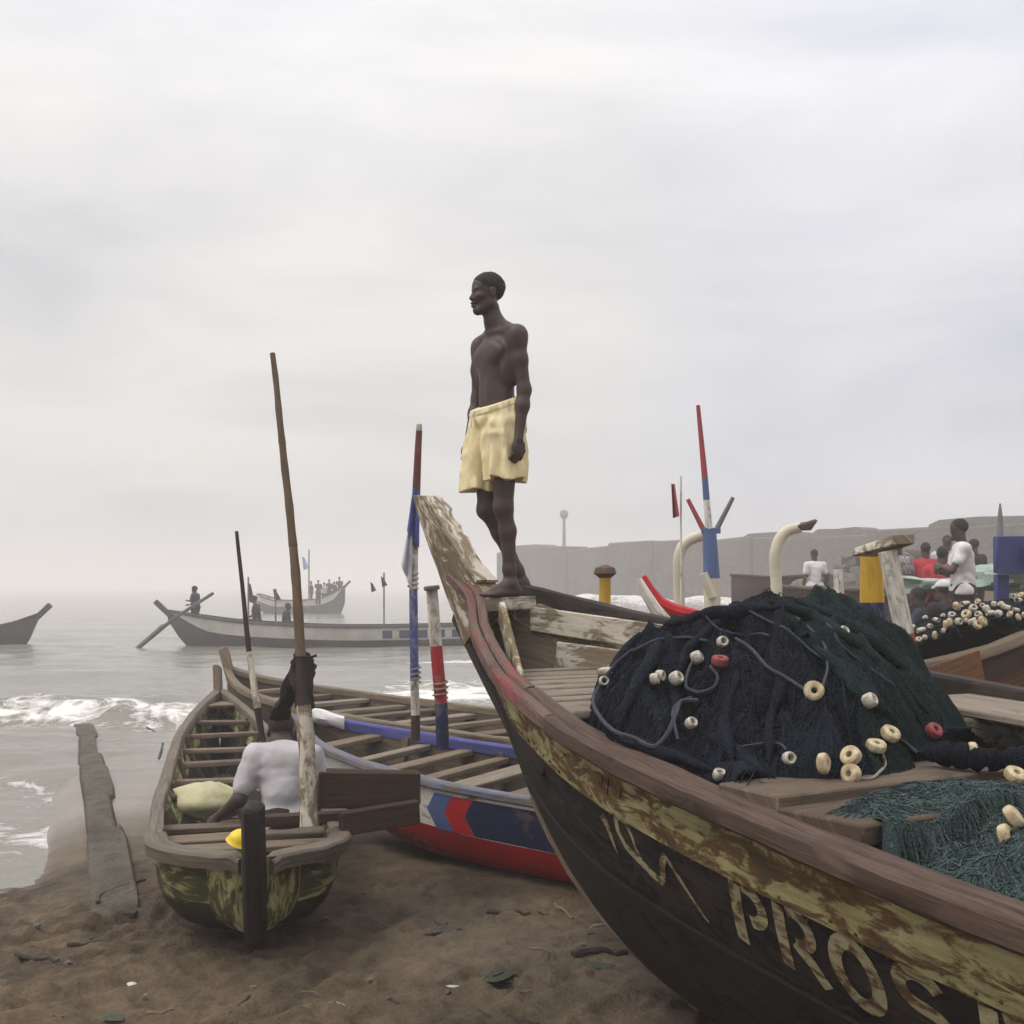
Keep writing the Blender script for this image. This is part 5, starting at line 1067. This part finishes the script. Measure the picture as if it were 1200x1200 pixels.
while al < LG:
    L = rng.uniform(1.1, 2.1); wd = .235-.012*k+rng.uniform(-.04, .04); c = G0+gd*(al+L/2)+np.array([-gd[1], gd[0]])*(.06+rng.uniform(-.006, .006)); top = max(gz(c[0], c[1])+.018+.035*float(ss01(-.5, 2.5, al)), SEA+.10)+rng.uniform(-.006, .006)
    o = rock_mesh('block', 'groyne', 1., (L*.56, wd*.56, .26), 60+k, 15, 26, .22, .07); o.parent = g_; o.location = (c[0], c[1], top-.24); o.rotation_euler = (rng.normal(0, .02), rng.normal(0, .015), math.atan2(gd[1], gd[0])+rng.normal(0, .012)); al += L*.97; k += 1
def stick(label, a, b_, r, mat='debris', name='stick', bend=.03, cat='stick'):
    a = np.array([a[0], a[1], gz(*a)+r*.6]); b_ = np.array([b_[0], b_[1], gz(*b_)+r*.6]); q = np.linspace(0, 1, 9)[:, None]; pts = a*(1-q)+b_*q; nn = np.array([-(b_-a)[1], (b_-a)[0], 0]); pts = pts+nn*bend*np.sin(q*4); pts[:, 2] = [gz(p[0], p[1])+r*.6 for p in pts]
    mb = MB(); mb.tube(pts, r*(1-.5*q[:, 0]), 7); return tag(mb.obj(name, mat), label, cat)
def gp(px, py):
    Y = H*F/(py-688); 
    for _ in range(6): p = P(px, py, Y); Y = (H-gz(p[0], p[1]))*F/(py-688)
    p = P(px, py, Y); return (p[0], p[1])
stick('dark broken stick on the sand under the red hull', gp(570, 1069), gp(622, 1074), .016)
stick('dark bent stick in the churned sand at lower left', gp(18, 1122), gp(70, 1130), .016)
stick('short dark stick near the small canoe at lower left', gp(80, 1110), gp(116, 1104), .014)
stick('curved rut-side root beside the small canoe stern', gp(115, 1060), gp(160, 1032), .014, bend=.12)
stick('thin dark rope end on wet sand beside the groyne', gp(168, 852), gp(196, 890), .022, 'rope_dark', 'rope', cat='rope')
stick('pale root under the big canoe\'s keel', gp(650, 1060), gp(672, 1078), .013, 'keel')
stick('pale splinter of wood on the sand at bottom centre', gp(600, 1166), gp(622, 1163), .008, 'keel')
stick('dark driftwood by the big canoe\'s keel', gp(672, 1122), gp(735, 1118), .024)
stick('thin twig on the sand in front of the small canoe', gp(270, 1190), gp(318, 1150), .009)
def ragheap(label, px, py, mat, r, seed, cat='rag', name='rag'):
    x, y = gp(px, py); o = rock_mesh(name, mat, r, (1.5, .9, .22), seed, 9, 16); o.location = (x, y, gz(x, y)+.005); o.rotation_euler = (0, 0, seed); return tag(o, label, cat)
ragheap('dark rag pressed into the sand left of the broken stick', 520, 1092, 'debris', .06, 1)
ragheap('dark green rag in the sand at bottom centre', 580, 1145, 'weed', .055, 4)
ragheap('greyish plastic scrap beside the dark green rag', 532, 1160, 'plastic', .035, 6, 'litter', 'litter')
ragheap('small white scrap on the sand at lower left', 155, 1155, 'plastic', .018, 2, 'litter', 'litter')
ragheap('small green scrap at the bottom edge of the sand', 135, 1192, 'weed', .03, 3)
ragheap('dark weed lump against the big canoe\'s keel', 700, 1126, 'weed', .05, 9, 'weed', 'weed_clump')
ragheap('reddish brown scrap under the red hull\'s end', 640, 1071, 'rust', .035, 5, 'litter', 'litter')
for k in range(20):
    px, py = rng.uniform(10, 820), rng.uniform(1030, 1195)
    x, y = gp(px, py)
    o = rock_mesh('pebble', 'rock', rng.uniform(.008, .02), (1.2, 1, .6), k) if k < 4 else bpy.data.objects['pebble' if k % 4 == 0 else 'pebble.00%d' % (k % 4)].copy()
    if k >= 4: COL.objects.link(o); o.scale = [rng.uniform(.6, 1.3)]*3
    o.location = (x, y, gz(x, y)+.003); o.rotation_euler = (0, 0, rng.uniform(0, 6)); tag(o, 'small pebble scattered on the brown sand', 'pebble', 'pebbles on the sand')

for k in range(16):
    px, py = rng.uniform(20, 700), rng.uniform(1040, 1195); L = rng.uniform(12, 34); a_ = rng.uniform(-.5, .5); o = stick('thin twig among the litter on the churned sand', gp(px, py), gp(px+L*math.cos(a_), py+L*math.sin(a_)*.5), rng.uniform(.004, .008), ('debris', 'rope_pale', 'keel', 'debris')[k % 4], 'twig', cat='twig'); o['group'] = 'twigs on the sand'
# ------------------------------------------------------------------ boats on the water
def sea_canoe(name, label, o, ang, L, w, sheer, mats, blue=None, posts=()):
    hu = Hull(o, ang, ([0, L*.05, L*.15, L*.35, L*.7, L*.9, L], [.03, w*.35, w*.7, w, w, w*.7, w*.1]), sheer, ([0, L*.06, L*.2, L*.8, L], [SEA+.9, SEA-.1, SEA-.4, SEA-.4, SEA+.4]), full=.65)
    b = thing(name, label, 'canoe', 'canoes out on the water')
    for side in (1, -1): hu.strake('topside_plank', mats[0], .05, L*.985, .02, lambda s: .05+.42*float(ss01(0, L*.12, s)), side, b, .05, 40, 4); hu.rail('gunwale', mats[2], 0, L*.985, side, b, .06, .05, .09, .03, 40)
    hu.bottom('hull_bottom', mats[1], .05, L*.985, lambda s: .04+.42*float(ss01(0, L*.12, s)), b, 40, 5, .05)
    for s in np.linspace(L*.12, L*.9, 9): hu.cross('thwart', 'thwart', s, .25, .06, hu.zg(s)-.12, b, .06)
    mb = MB(); bar(mb, hu.pos(.15, 0, hu.zg(0)-.2), hu.pos(-.35, 0, hu.zg(0)+.28), .16, .12, up=(0, 1, 0)); mb.obj('stem', mats[1], b)
    if blue:
        for s0, s1, m in blue: 
            for side in (1,): hu.decal('painted_panel', m, [((s0, .14), (s1, .14), (s1, .40), (s0, .40))], side, b, .012, 5)
    return b, hu
# long canoe with the poling man: its axis runs left to right, bow at the left
Ys_ = 36.5; x0 = (195-600)/F*Ys_
blue = [(6.9, 11.9, 'far_blue')]+[(7.2+.55*i, 7.42+.55*i, 'far_white') for i in range(0, 8)]
cB, hB = sea_canoe('sea_canoe', 'long white and black canoe afloat with a person poling at its bow', (x0, Ys_), 91.5, 13.0, .75, ([0, 1.0, 2.6, 6, 10, 13], [1.02, .86, .66, .52, .60, .95]), ('far_white', 'far_dark', 'far_dark'), blue)
cC, hC = sea_canoe('sea_canoe', 'dark canoe afloat, cut off by the left edge of the picture', ((46-600)/F*36, 36), 270, 9.0, .75, ([0, .8, 2, 5, 9], [.92, .62, .42, .4, .9]), ('far_dark', 'far_dark', 'far_brown'), [(1.0, 4.2, 'far_brown')]+[(.5+.34*i, .64+.34*i, 'far_white') for i in range(9)])
cD, hD = sea_canoe('sea_canoe', 'faint far canoe crowded with crew, a pale blue flag flying above', ((405-600)/F*82, 82), 255, 7.0, .8, ([0, .8, 2, 5, 7], [1.9, 1.3, .9, .8, 1.3]), ('far_white', 'far_dark', 'far_brown'))
STANCE = dict(wl=(.28, .12, 1.18), el=(.10, .22, 1.16), wr=(.30, -.05, 1.02), er=(.10, -.22, 1.08))
q = P(229, 727, Ys_); figure('dark clad person standing and poling at the bow of the long canoe', (q[0], q[1], .38), 170, STANCE, 'cloth_navy', 'cloth_black', .03, scale=.80)
mb = MB(); mb.tube([P(250, 695, Ys_-.3), P(205, 724, Ys_-.9), P(163, 758, Ys_-1.6)], [.05, .055, .07], 8); bar(mb, P(192, 732, Ys_-1.1), P(160, 760, Ys_-1.65), .22, .05); tag(mb.obj('steering_oar', 'far_dark'), 'long steering oar slanting from the long canoe into the water', 'oar')
SIT = dict(hip=(0, 0, .45), chest=(.05, 0, .82), head=(.10, 0, 1.12), hl=(0, .1, .45), kl=(.4, .12, .5), al=(.42, .12, .08), hr=(0, -.1, .45), kr=(.4, -.12, .5), ar=(.42, -.12, .08), sl=(.04, .19, .92), el=(.1, .25, .66), wl=(.32, .15, .6), sr=(.04, -.19, .92), er=(.1, -.25, .66), wr=(.32, -.15, .6))
q = P(302, 730, Ys_); figure('dark seated person amidships in the long canoe on the water', (q[0], q[1], .12), 180, SIT, 'cloth_black', 'cloth_black', .03, scale=1.1)
q = P(334, 733, Ys_); figure('second dark seated person in the long canoe, farther right', (q[0], q[1], .0), 0, SIT, 'cloth_navy', 'cloth_black', .03)
def flagpole(label, px, y0, y1, Y, flags, mat='far_dark', r=.03, ps='steel'):
    t = thing('flag_pole', label, 'flag pole', 'flag poles'); mb = MB(); mb.tube([P(px, y0, Y), P(px, y1, Y)], r, 6); mb.obj('pole', ps, t)
    for i, (dx, fy0, fy1, w, m) in enumerate(flags):
        a, b_ = P(px+dx, fy0, Y-.02), P(px+dx+w*.4, fy0+2, Y-.02); c, d = P(px+dx+w*.2, fy1, Y-.05), P(px+dx+w, fy1-2, Y-.02); n = 8; G = []; U = []
        for u in np.linspace(0, 1, n):
            row = []; 
            for v in np.linspace(0, 1, n): p_ = (a*(1-u)+b_*u)*(1-v)+(c*(1-u)+d*u)*v; p_ = p_+np.array([0, .06*math.sin(u*6+i), 0]); row.append(p_)
            G.append(row+[p_+np.array([0, .03, 0]) for p_ in row[::-1]]); U.append([(u, k) for k in range(2*n)])
        mb = MB(); mb.grid(G, U, close_v=True, caps=True); mb.obj('flag', m, t)
    return t
flagpole('thin flag pole with dark flag on the long canoe, left of the thick bamboo', 291, 676, 732, Ys_+.2, [(0, 683, 706, 7, 'cloth_navy')])
flagpole('short flag pole with small dark pennant on the long canoe, mid ship', 323, 690, 734, Ys_+.2, [(-3, 690, 704, 9, 'cloth_navy')])
flagpole('flag pole with two dark flags on the long canoe, right of the bamboo', 450, 671, 732, Ys_+.1, [(-16, 682, 694, 7, 'cloth_navy'), (-4, 675, 688, 8, 'cloth_navy')])
flagpole('tall thin pole flying a pale blue flag over the far crowded canoe', 362, 644, 712, 82, [(-8, 652, 668, 8, 'flag_sky')], r=.06)
for k, (px, ht) in enumerate(((365, 1.0), (373, 1.05), (380, .95), (386, 1.08), (392, .98), (398, 1.2))):
    q = P(px, 712, 82+rng.uniform(-.6, .6)); figure(['crew member at the left end of the far crowded canoe', 'second crew member from the left in the far crowded canoe', 'third crew member from the left in the far crowded canoe', 'fourth crew member from the left in the far crowded canoe', 'second crew member from the right in the far crowded canoe', 'tallest crew member at the right end of the far crowded canoe'][k], (q[0], q[1], .45), rng.uniform(90, 270), STANCE if k % 2 else {}, ['cloth_navy', 'cloth_black', 'cloth_pale', 'cloth_navy', 'cloth_black', 'cloth_navy'][k], 'cloth_black', .06, scale=ht, group='crew of the far canoe')

# ------------------------------------------------------------------ sea wall
w_ = thing('sea_wall', 'long grey concrete sea wall behind the beach, fading into the mist', 'sea wall')
wa, wb = np.array([-.5, 128.]), np.array([47., 62.]); n = 13
def slab(name, a, b_, z0, z1, th, par=None, jit=.2):
    mb = MB(); a3 = np.array([a[0], a[1], (z0+z1)/2]); b3 = np.array([b_[0], b_[1], (z0+z1)/2]); bar(mb, a3, b3, th, z1-z0, jit=jit, bev=.15); return mb.obj(name, 'concrete', par)
for i in range(n):
    a, b_ = wa+(wb-wa)*i/n, wa+(wb-wa)*(i+.985)/n; slab('wall_panel', a, b_, -1.3, 5.75+.12*i*.2+rng.uniform(-.22, .22), 3.+rng.uniform(-.3, .3), w_, .14)
def block(label, x0_, x1_, ytop, ybot, name='concrete_block'):
    def onwall(px):
        k = (px-600)/F; d = wb-wa; t_ = (k*wa[1]-wa[0])/(d[0]-k*d[1]); return wa+d*t_
    a, b_ = onwall(x0_), onwall(x1_); Ym = (a[1]+b_[1])/2; zt = H+(688-ytop)/F*Ym; mb = MB(); d = (b_-a); zb = 5.3
    prof = [(0, .0), (.03, .7), (.12, .95), (.45, 1.), (.8, .97), (.93, .8), (1, .0)]; G = []; U = []
    nn = np.array([-d[1], d[0]]); nn = nn/np.linalg.norm(nn)*1.3
    for (u, v) in prof:
        c = a+d*u; z = zb+(zt-zb)*v+rng.uniform(-.08, .08); G.append([(c[0]-nn[0], c[1]-nn[1], zb), (c[0]-nn[0]*.9, c[1]-nn[1]*.9, z), (c[0]+nn[0]*.9, c[1]+nn[1]*.9, z), (c[0]+nn[0], c[1]+nn[1], zb)]); U.append([(u*5, 0), (u*5, 1), (u*5, 2), (u*5, 3)])
    mb.grid(G, U, close_v=True, caps=True); return tag(mb.obj(name, 'concrete'), label, 'block', 'concrete blocks on the sea wall')
block('small slab on the far left end of the sea wall, behind the standing person\'s legs', 604, 648, 639, 646)
block('concrete block on the sea wall left of the right-hand bent pipe\'s head', 880, 952, 624, 640); block('rounded concrete block on the sea wall right of the bent pipe', 962, 1028, 619, 640); block('large concrete block on the sea wall above the right-hand crowd', 1096, 1240, 606, 632)
lp = thing('lamp_post', 'slender lamp post on the sea wall right of the standing person', 'lamp post'); q = P(661, 646, 121.5); mb = MB(); mb.tube([q+np.array([0, 0, -.6]), P(661, 606, 121.5)], [.22, .14], 8); mb.obj('post', 'steel', lp)
mb = MB(); mb.tube([P(661, 608, 121.5), P(661, 604, 121.5), P(661, 599, 121.5), P(661, 597, 121.5)], [.2, .48, .4, .1], 10); mb.obj('lamp_head', 'steel', lp)

# ------------------------------------------------------------------ gear standing on the beach and in the boats to the right
t = pole('yellow_post', 'yellow post with a dark rusted cap beyond the far gunwale', [(P(708, 760, 10), .055, 'yellow_paint'), (P(709, 676, 10), .052, 'yellow_paint')], 'post'); mb = MB(); G = []; U = []
q = P(709, 668, 10); mb.tube([q+np.array([0, 0, -.07]), q+np.array([0, 0, -.03]), q+np.array([0, 0, .02]), q+np.array([0, 0, .045])], [.05, .10, .085, .02], 12); mb.obj('post_cap', 'rust', t)
sr_ = thing('canoe_stem', 'red and white canoe stem curving up behind the navy net', 'canoe stem'); pts = [P(x, y, 8.6) for x, y in ((752, 676), (760, 692), (772, 708), (790, 716), (830, 726))]; mb = MB(); mb.tube(pts, [.035, .05, .06, .055, .05], 8); mb.obj('stem_face', 'red_paint', sr_)
pts = [P(x, y, 8.52) for x, y in ((749, 678), (757, 696), (768, 714), (782, 730), (800, 750))]; mb = MB(); mb.tube(pts, [.02, .038, .045, .045, .04], 8); mb.obj('stem_edge', 'white_paint', sr_)
def davit(label, pts, Y, head=True):
    t = thing('bent_pipe', label, 'pipe', 'bent pipes'); c = np.array([P(x, y, Y) for x, y in pts]); L = np.arange(len(c)); q = np.linspace(0, len(c)-1, 26); mb = MB(); mb.tube(np.stack([tab(L, c[:, i])(q) for i in range(3)], 1), .068*Y/14, 10); mb.obj('pipe', 'cream_pipe', t)
    if head: e = c[-1]; mb = MB(); bar(mb, e+np.array([-.06, 0, -.01]), e+np.array([.17, 0, .03]), .16, .11, jit=.03, bev=.03); mb.obj('pipe_head', 'rust', t)
    return t
davit('cream bent pipe rising beside the forked mast', [(797, 760), (796, 700), (795, 660), (799, 642), (812, 631), (826, 627)], 13.5, False)
davit('cream bent pipe with a rusty head, right of the forked mast', [(911, 760), (910, 690), (908, 655), (913, 633), (925, 621), (938, 618)], 14)
fm = thing('forked_mast', 'tall forked mast banded red, white and blue behind the net', 'mast'); Ym = 12.5
for a, b_, ra, rb, m in (((818, 475), (826, 560), .022, .034, 'flag_red'), ((826, 560), (828, 586), .034, .036, 'lightblue_paint'), ((828, 586), (831, 620), .036, .04, 'white_paint'), ((831, 620), (834, 678), .075, .09, 'lightblue_paint'), ((834, 678), (836, 760), .09, .09, 'cream_pipe')):
    mb = MB(); mb.tube([P(*a, Ym), P(*b_, Ym)], [ra, rb], 10); mb.obj('mast_section', m, fm)
for (a, b_, m) in (((806, 585), (826, 624), 'flag_red'), ((859, 583), (838, 624), 'faded_blue')): mb = MB(); mb.tube([P(*a, Ym), P(*b_, Ym)], [.022, .03], 8); mb.obj('fork_arm', m, fm)
mb = MB(); bar(mb, P(822, 622, Ym), P(844, 622, Ym), .07, .06); mb.obj('yoke', 'lightblue_paint', fm); mb = MB(); mb.tube([P(824, 672, Ym-.1), P(835, 700, Ym-.1)], .05, 8); mb.obj('strut', 'cream_pipe', fm)
flagpole('thin pole with a furled red flag left of the forked mast', 798, 558, 730, 13, [(-11, 566, 607, 9, 'flag_red')], r=.012, ps='white_paint')
pole('white_post', 'short white post between the two groups of people', [(P(987, 760, 15), .075, 'white_paint'), (P(982, 667, 15), .06, 'white_paint')], 'post')
t = pole('yellow_navy_post', 'thick post painted yellow above and navy below, behind the net', [(P(1024, 800, 7.2), .085, 'navy_paint'), (P(1022, 706, 7.2), .075, 'yellow_paint'), (P(1021, 650, 7.2), .066, 'yellow_paint')], 'post')
t = pole('red_white_post', 'leaning post painted white above and red below, right of the net', [(P(1070, 800, 6.3), .050, 'red_paint'), (P(1060, 743, 6.3), .050, 'white_paint'), (P(1040, 646, 6.3), .050, 'white_paint')], 'post')
mb = MB(); a, b_ = P(1012, 648, 6.9), P(1058, 632, 6.2); bar(mb, a, b_, .13, .05, jit=.008); tag(mb.obj('cross_plank', 'white_old'), 'pale plank laid across the tops of the two thick posts', 'plank')
bb = thing('blue_frame', 'tall blue boarded frame at the right edge with an aerial on top', 'frame'); 
for nm, x0_, x1_, y0, y1 in (('board', 1166, 1230, 628, 672), ('leg', 1171, 1186, 673, 740), ('board', 1195, 1240, 640, 660)):
    mb = MB(); c = (P(x0_, y0, 11)+P(x1_, y1, 11))/2+np.array([0, .1 if nm == 'leg' else (0 if y0 == 628 else -.1), 0]); mb.box(c, ((x1_-x0_)/F*11, .08, (y1-y0)/F*11), jit=.006); mb.obj(nm, 'blue_board', bb)
mb = MB(); mb.tube([P(1172, 630, 11), P(1172, 606, 11), P(1172, 590, 11)], [.035, .025, .008], 8); mb.obj('aerial', 'steel', bb)
# the canoe at the right with its heap of floats
E_ = Hull((2.30, 7.6), 102, ([0, .3, .9, 2, 4, 6], [.06, .40, .66, .8, .82, .7]), ([0, .5, .9, 1.5, 3, 6], [1.20, 1.34, 1.50, 1.60, 1.68, 1.74]), ([0, .4, 1.2, 3, 6], [.75, .35, .25, .3, .45]), full=.6)
ec = thing('old_canoe', 'old brown and rust stained canoe filled with white floats at the right edge', 'canoe')
for side in (1, -1): E_.strake('topside_plank', 'deck_brown', .03, 5.8, .02, .22, side, ec, .04, 40, 4); E_.strake('side_plank', 'orange_hull', .03, 5.8, .21, .55, side, ec, .04, 40, 4, out_=-.012); E_.rail('gunwale', 'thwart', 0, 5.8, side, ec, .06, .05, .07, .015, 40)
E_.bottom('hull_bottom', 'orange_hull', .03, 5.8, .5, ec, 40, 6, .04)
for s in (1, 2, 3.2, 4.4): E_.cross('thwart', 'deck', s, .2, .05, E_.zg(s)-.06, ec, .05)
mb = MB(); q = P(1122, 775, 6.6); bar(mb, P(1100, 800, 6.45), P(1150, 782, 6.6), .04, .20, jit=.01); tag(mb.obj('rudder_board', 'orange_hull'), 'rust orange board leaning against the old canoe\'s side', 'board')
fnet, bv_f = heap('fishing_net', 'dark net heap studded with white floats in the old canoe at right', 'net_navy', E_, 1.45, .06, 1.30, .66, 1.28, .42, 51, 90, 2.4, .05, 350, strand_len=.4, rad=(.003, .005), mask=lambda s, t: E_.w(s)-.05-np.abs(t))
cnt = 0; seen_f = []
for k in range(1500):
    px, py = rng.uniform(1058, 1200), rng.uniform(682, 768); h = cast(px, py, [bv_f])
    if h is not None:
        dq = np.array(h[0])[:2]-E_.o
        if abs(dq@E_.n) > float(E_.w(dq@E_.a))-.06: continue
    if h is None or any((px-a)**2+(py-b_)**2 < rng.choice((40, 70, 110)) for a, b_ in seen_f): continue
    seen_f.append((px, py)); o = float_obj(('white', 'white', 'disc', 'white', 'barrel')[k % 5]); o.location = h[0]+Vector((0, -.01, .012)); o.rotation_mode = 'QUATERNION'; o.rotation_quaternion = Vector((rng.normal(), -abs(rng.normal()), rng.normal()*.6+.3)).normalized().to_track_quat('Z', 'Y'); s_ = rng.uniform(.65, 1.15); o.scale = (s_, s_, s_); tag(o, ('squat white float in the crowded heap in the old canoe at right', 'squat white float in the crowded heap in the old canoe at right', 'cream ring float in the crowded heap in the old canoe at right', 'squat white float in the crowded heap in the old canoe at right', 'slim barrel float in the crowded heap in the old canoe at right')[k % 5], 'float', 'floats heaped in the old canoe'); cnt += 1
    if cnt >= 70: break
# people on the beach
ARMS = dict(wl=(.26, -.02, 1.20), el=(.14, .26, 1.14), wr=(.28, .05, 1.14), er=(.14, -.26, 1.12))
def stand(label, px, ytop, Y, deg, top, bot, pose={}, sc=1.0, hgt=1.73, **kw):
    q = P(px, ytop, Y); figure(label, (q[0], q[1], q[2]-hgt*sc), deg, pose, top, bot, kw.pop('h', .016), scale=sc, **kw)
stand('person in white shirt and black trousers with folded arms, seen from behind', 1128, 608, 13, 165, 'cloth_white', 'cloth_black', ARMS)
stand('small figure dressed all in white standing beyond the net', 955, 644, 25, 100, 'cloth_white', 'cloth_white', {}, .98, h=.02)
stand('person in a red shirt, the larger of two in red, back turned', 1085, 636, 18, 80, 'cloth_red', 'cloth_black', {}, .95, h=.02)
stand('smaller person in a red top beside the white shirted one', 1104, 642, 15, 60, 'cloth_red', 'cloth_black', {}, .85, h=.018, hgt=1.73)
stand('person in a dark patterned top behind the red and white post', 1054, 632, 17, 200, 'cloth_print', 'cloth_navy', {}, .95, h=.02)
stand('pale dressed person half hidden behind the white shirted one', 1110, 628, 19, 250, 'cloth_pale', 'cloth_navy', {}, .95, h=.02)
stand('dark figure to the right of the white shirted person', 1143, 632, 20, 120, 'cloth_black', 'cloth_black', {}, .95, h=.022)
q = P(1112, 678, 13.5); figure('crouching person in a white cap behind the heap of floats', (q[0], q[1], q[2]-1.28), 110, SIT, 'cloth_black', 'cloth_black', .016, cap='cloth_white')
q = P(960, 690, 20); figure('dark crouching figure below the person in white', (q[0], q[1], q[2]-1.25), 200, SIT, 'cloth_black', 'cloth_black', .02)
q = P(1085, 686, 14); figure('person in dark blue bending behind the heap of floats', (q[0], q[1], q[2]-1.28), 150, SIT, 'cloth_navy', 'cloth_black', .016)
# tarpaulin heaps
def tarp(label, px, py, Y, rx, rz, seed):
    o = rock_mesh('tarpaulin', 'tarp_green', 1., (rx, .7, rz), seed, 14, 22); o.location = P(px, py, Y); return tag(o, label, 'tarpaulin', 'tarpaulin heaps')
tarp('pale green tarpaulin heap behind the two thick posts', 1080, 686, 14.5, .28, .10, 12); tarp('pale green tarpaulin heap between the white shirt and the blue frame', 1162, 676, 14, .22, .14, 15); tarp('pale green tarpaulin seen under the blue frame at the right edge', 1200, 672, 14, .4, .22, 18)
# boulders under the wall and scattered gear
RK = [rock_mesh('boulder', 'rock', 1., (1.1, .9, .75), 30+k) for k in range(4)]; bcount = 0
for k in range(70):
    px = rng.uniform(925, 1085); Y_ = rng.uniform(20, 30); o = RK[k] if k < 4 else RK[k % 4].copy()
    if k >= 4: COL.objects.link(o)
    x = (px-600)/F*Y_; s_ = rng.uniform(.22, .55); base_ = gz(x, Y_); o.scale = (s_, s_, s_); o.location = (x, Y_, base_+s_*.22); o.rotation_euler = (rng.uniform(-.4, .4), rng.uniform(-.4, .4), rng.uniform(0, 6)); tag(o, 'grey boulder in the rubble below the sea wall', 'boulder', 'boulders below the sea wall')
hull_f = Hull(((856-600)/F*30, 30), 92, ([0, .4, 1.2, 2.4], [.05, .4, .6, .5]), ([0, 1, 2.4], [2.08, 2.02, 2.1]), ([0, .4, 2.4], [1.3, .8, .8]), full=.6); hb = thing('beached_canoe', 'dark brown beached canoe far off between the two bent pipes', 'canoe')
for side in (1, -1): hull_f.strake('topside_plank', 'far_brown', .03, 2.35, .0, .4, side, hb, .05, 16, 3); hull_f.rail('gunwale', 'far_brown', 0, 2.35, side, hb, .05, .05, .06, .02, 16)
hull_f.bottom('hull_bottom', 'far_brown', .03, 2.35, .38, hb, 16, 4, .05)
hull_f = Hull(((905-600)/F*20, 20), 100, ([0, .4, 1.2, 2.6], [.05, .4, .6, .5]), ([0, 1, 2.6], [1.78, 1.72, 1.76]), ([0, .4, 2.6], [1.2, .7, .7]), full=.6); hb = thing('beached_canoe', 'low brown beached canoe just beyond the crest of the net', 'canoe')
for side in (1, -1): hull_f.strake('topside_plank', 'brown_timber', .03, 2.5, .0, .3, side, hb, .05, 16, 3); hull_f.rail('gunwale', 'thwart', 0, 2.5, side, hb, .05, .05, .06, .02, 16)
hull_f.bottom('hull_bottom', 'brown_timber', .03, 2.5, .28, hb, 16, 4, .05)
o = rock_mesh('red_bundle', 'cloth_red', .16, (1, .8, .7), 3); o.location = P(972, 708, 12); tag(o, 'small red bundle at the crest of the net, left of the white post', 'bundle')
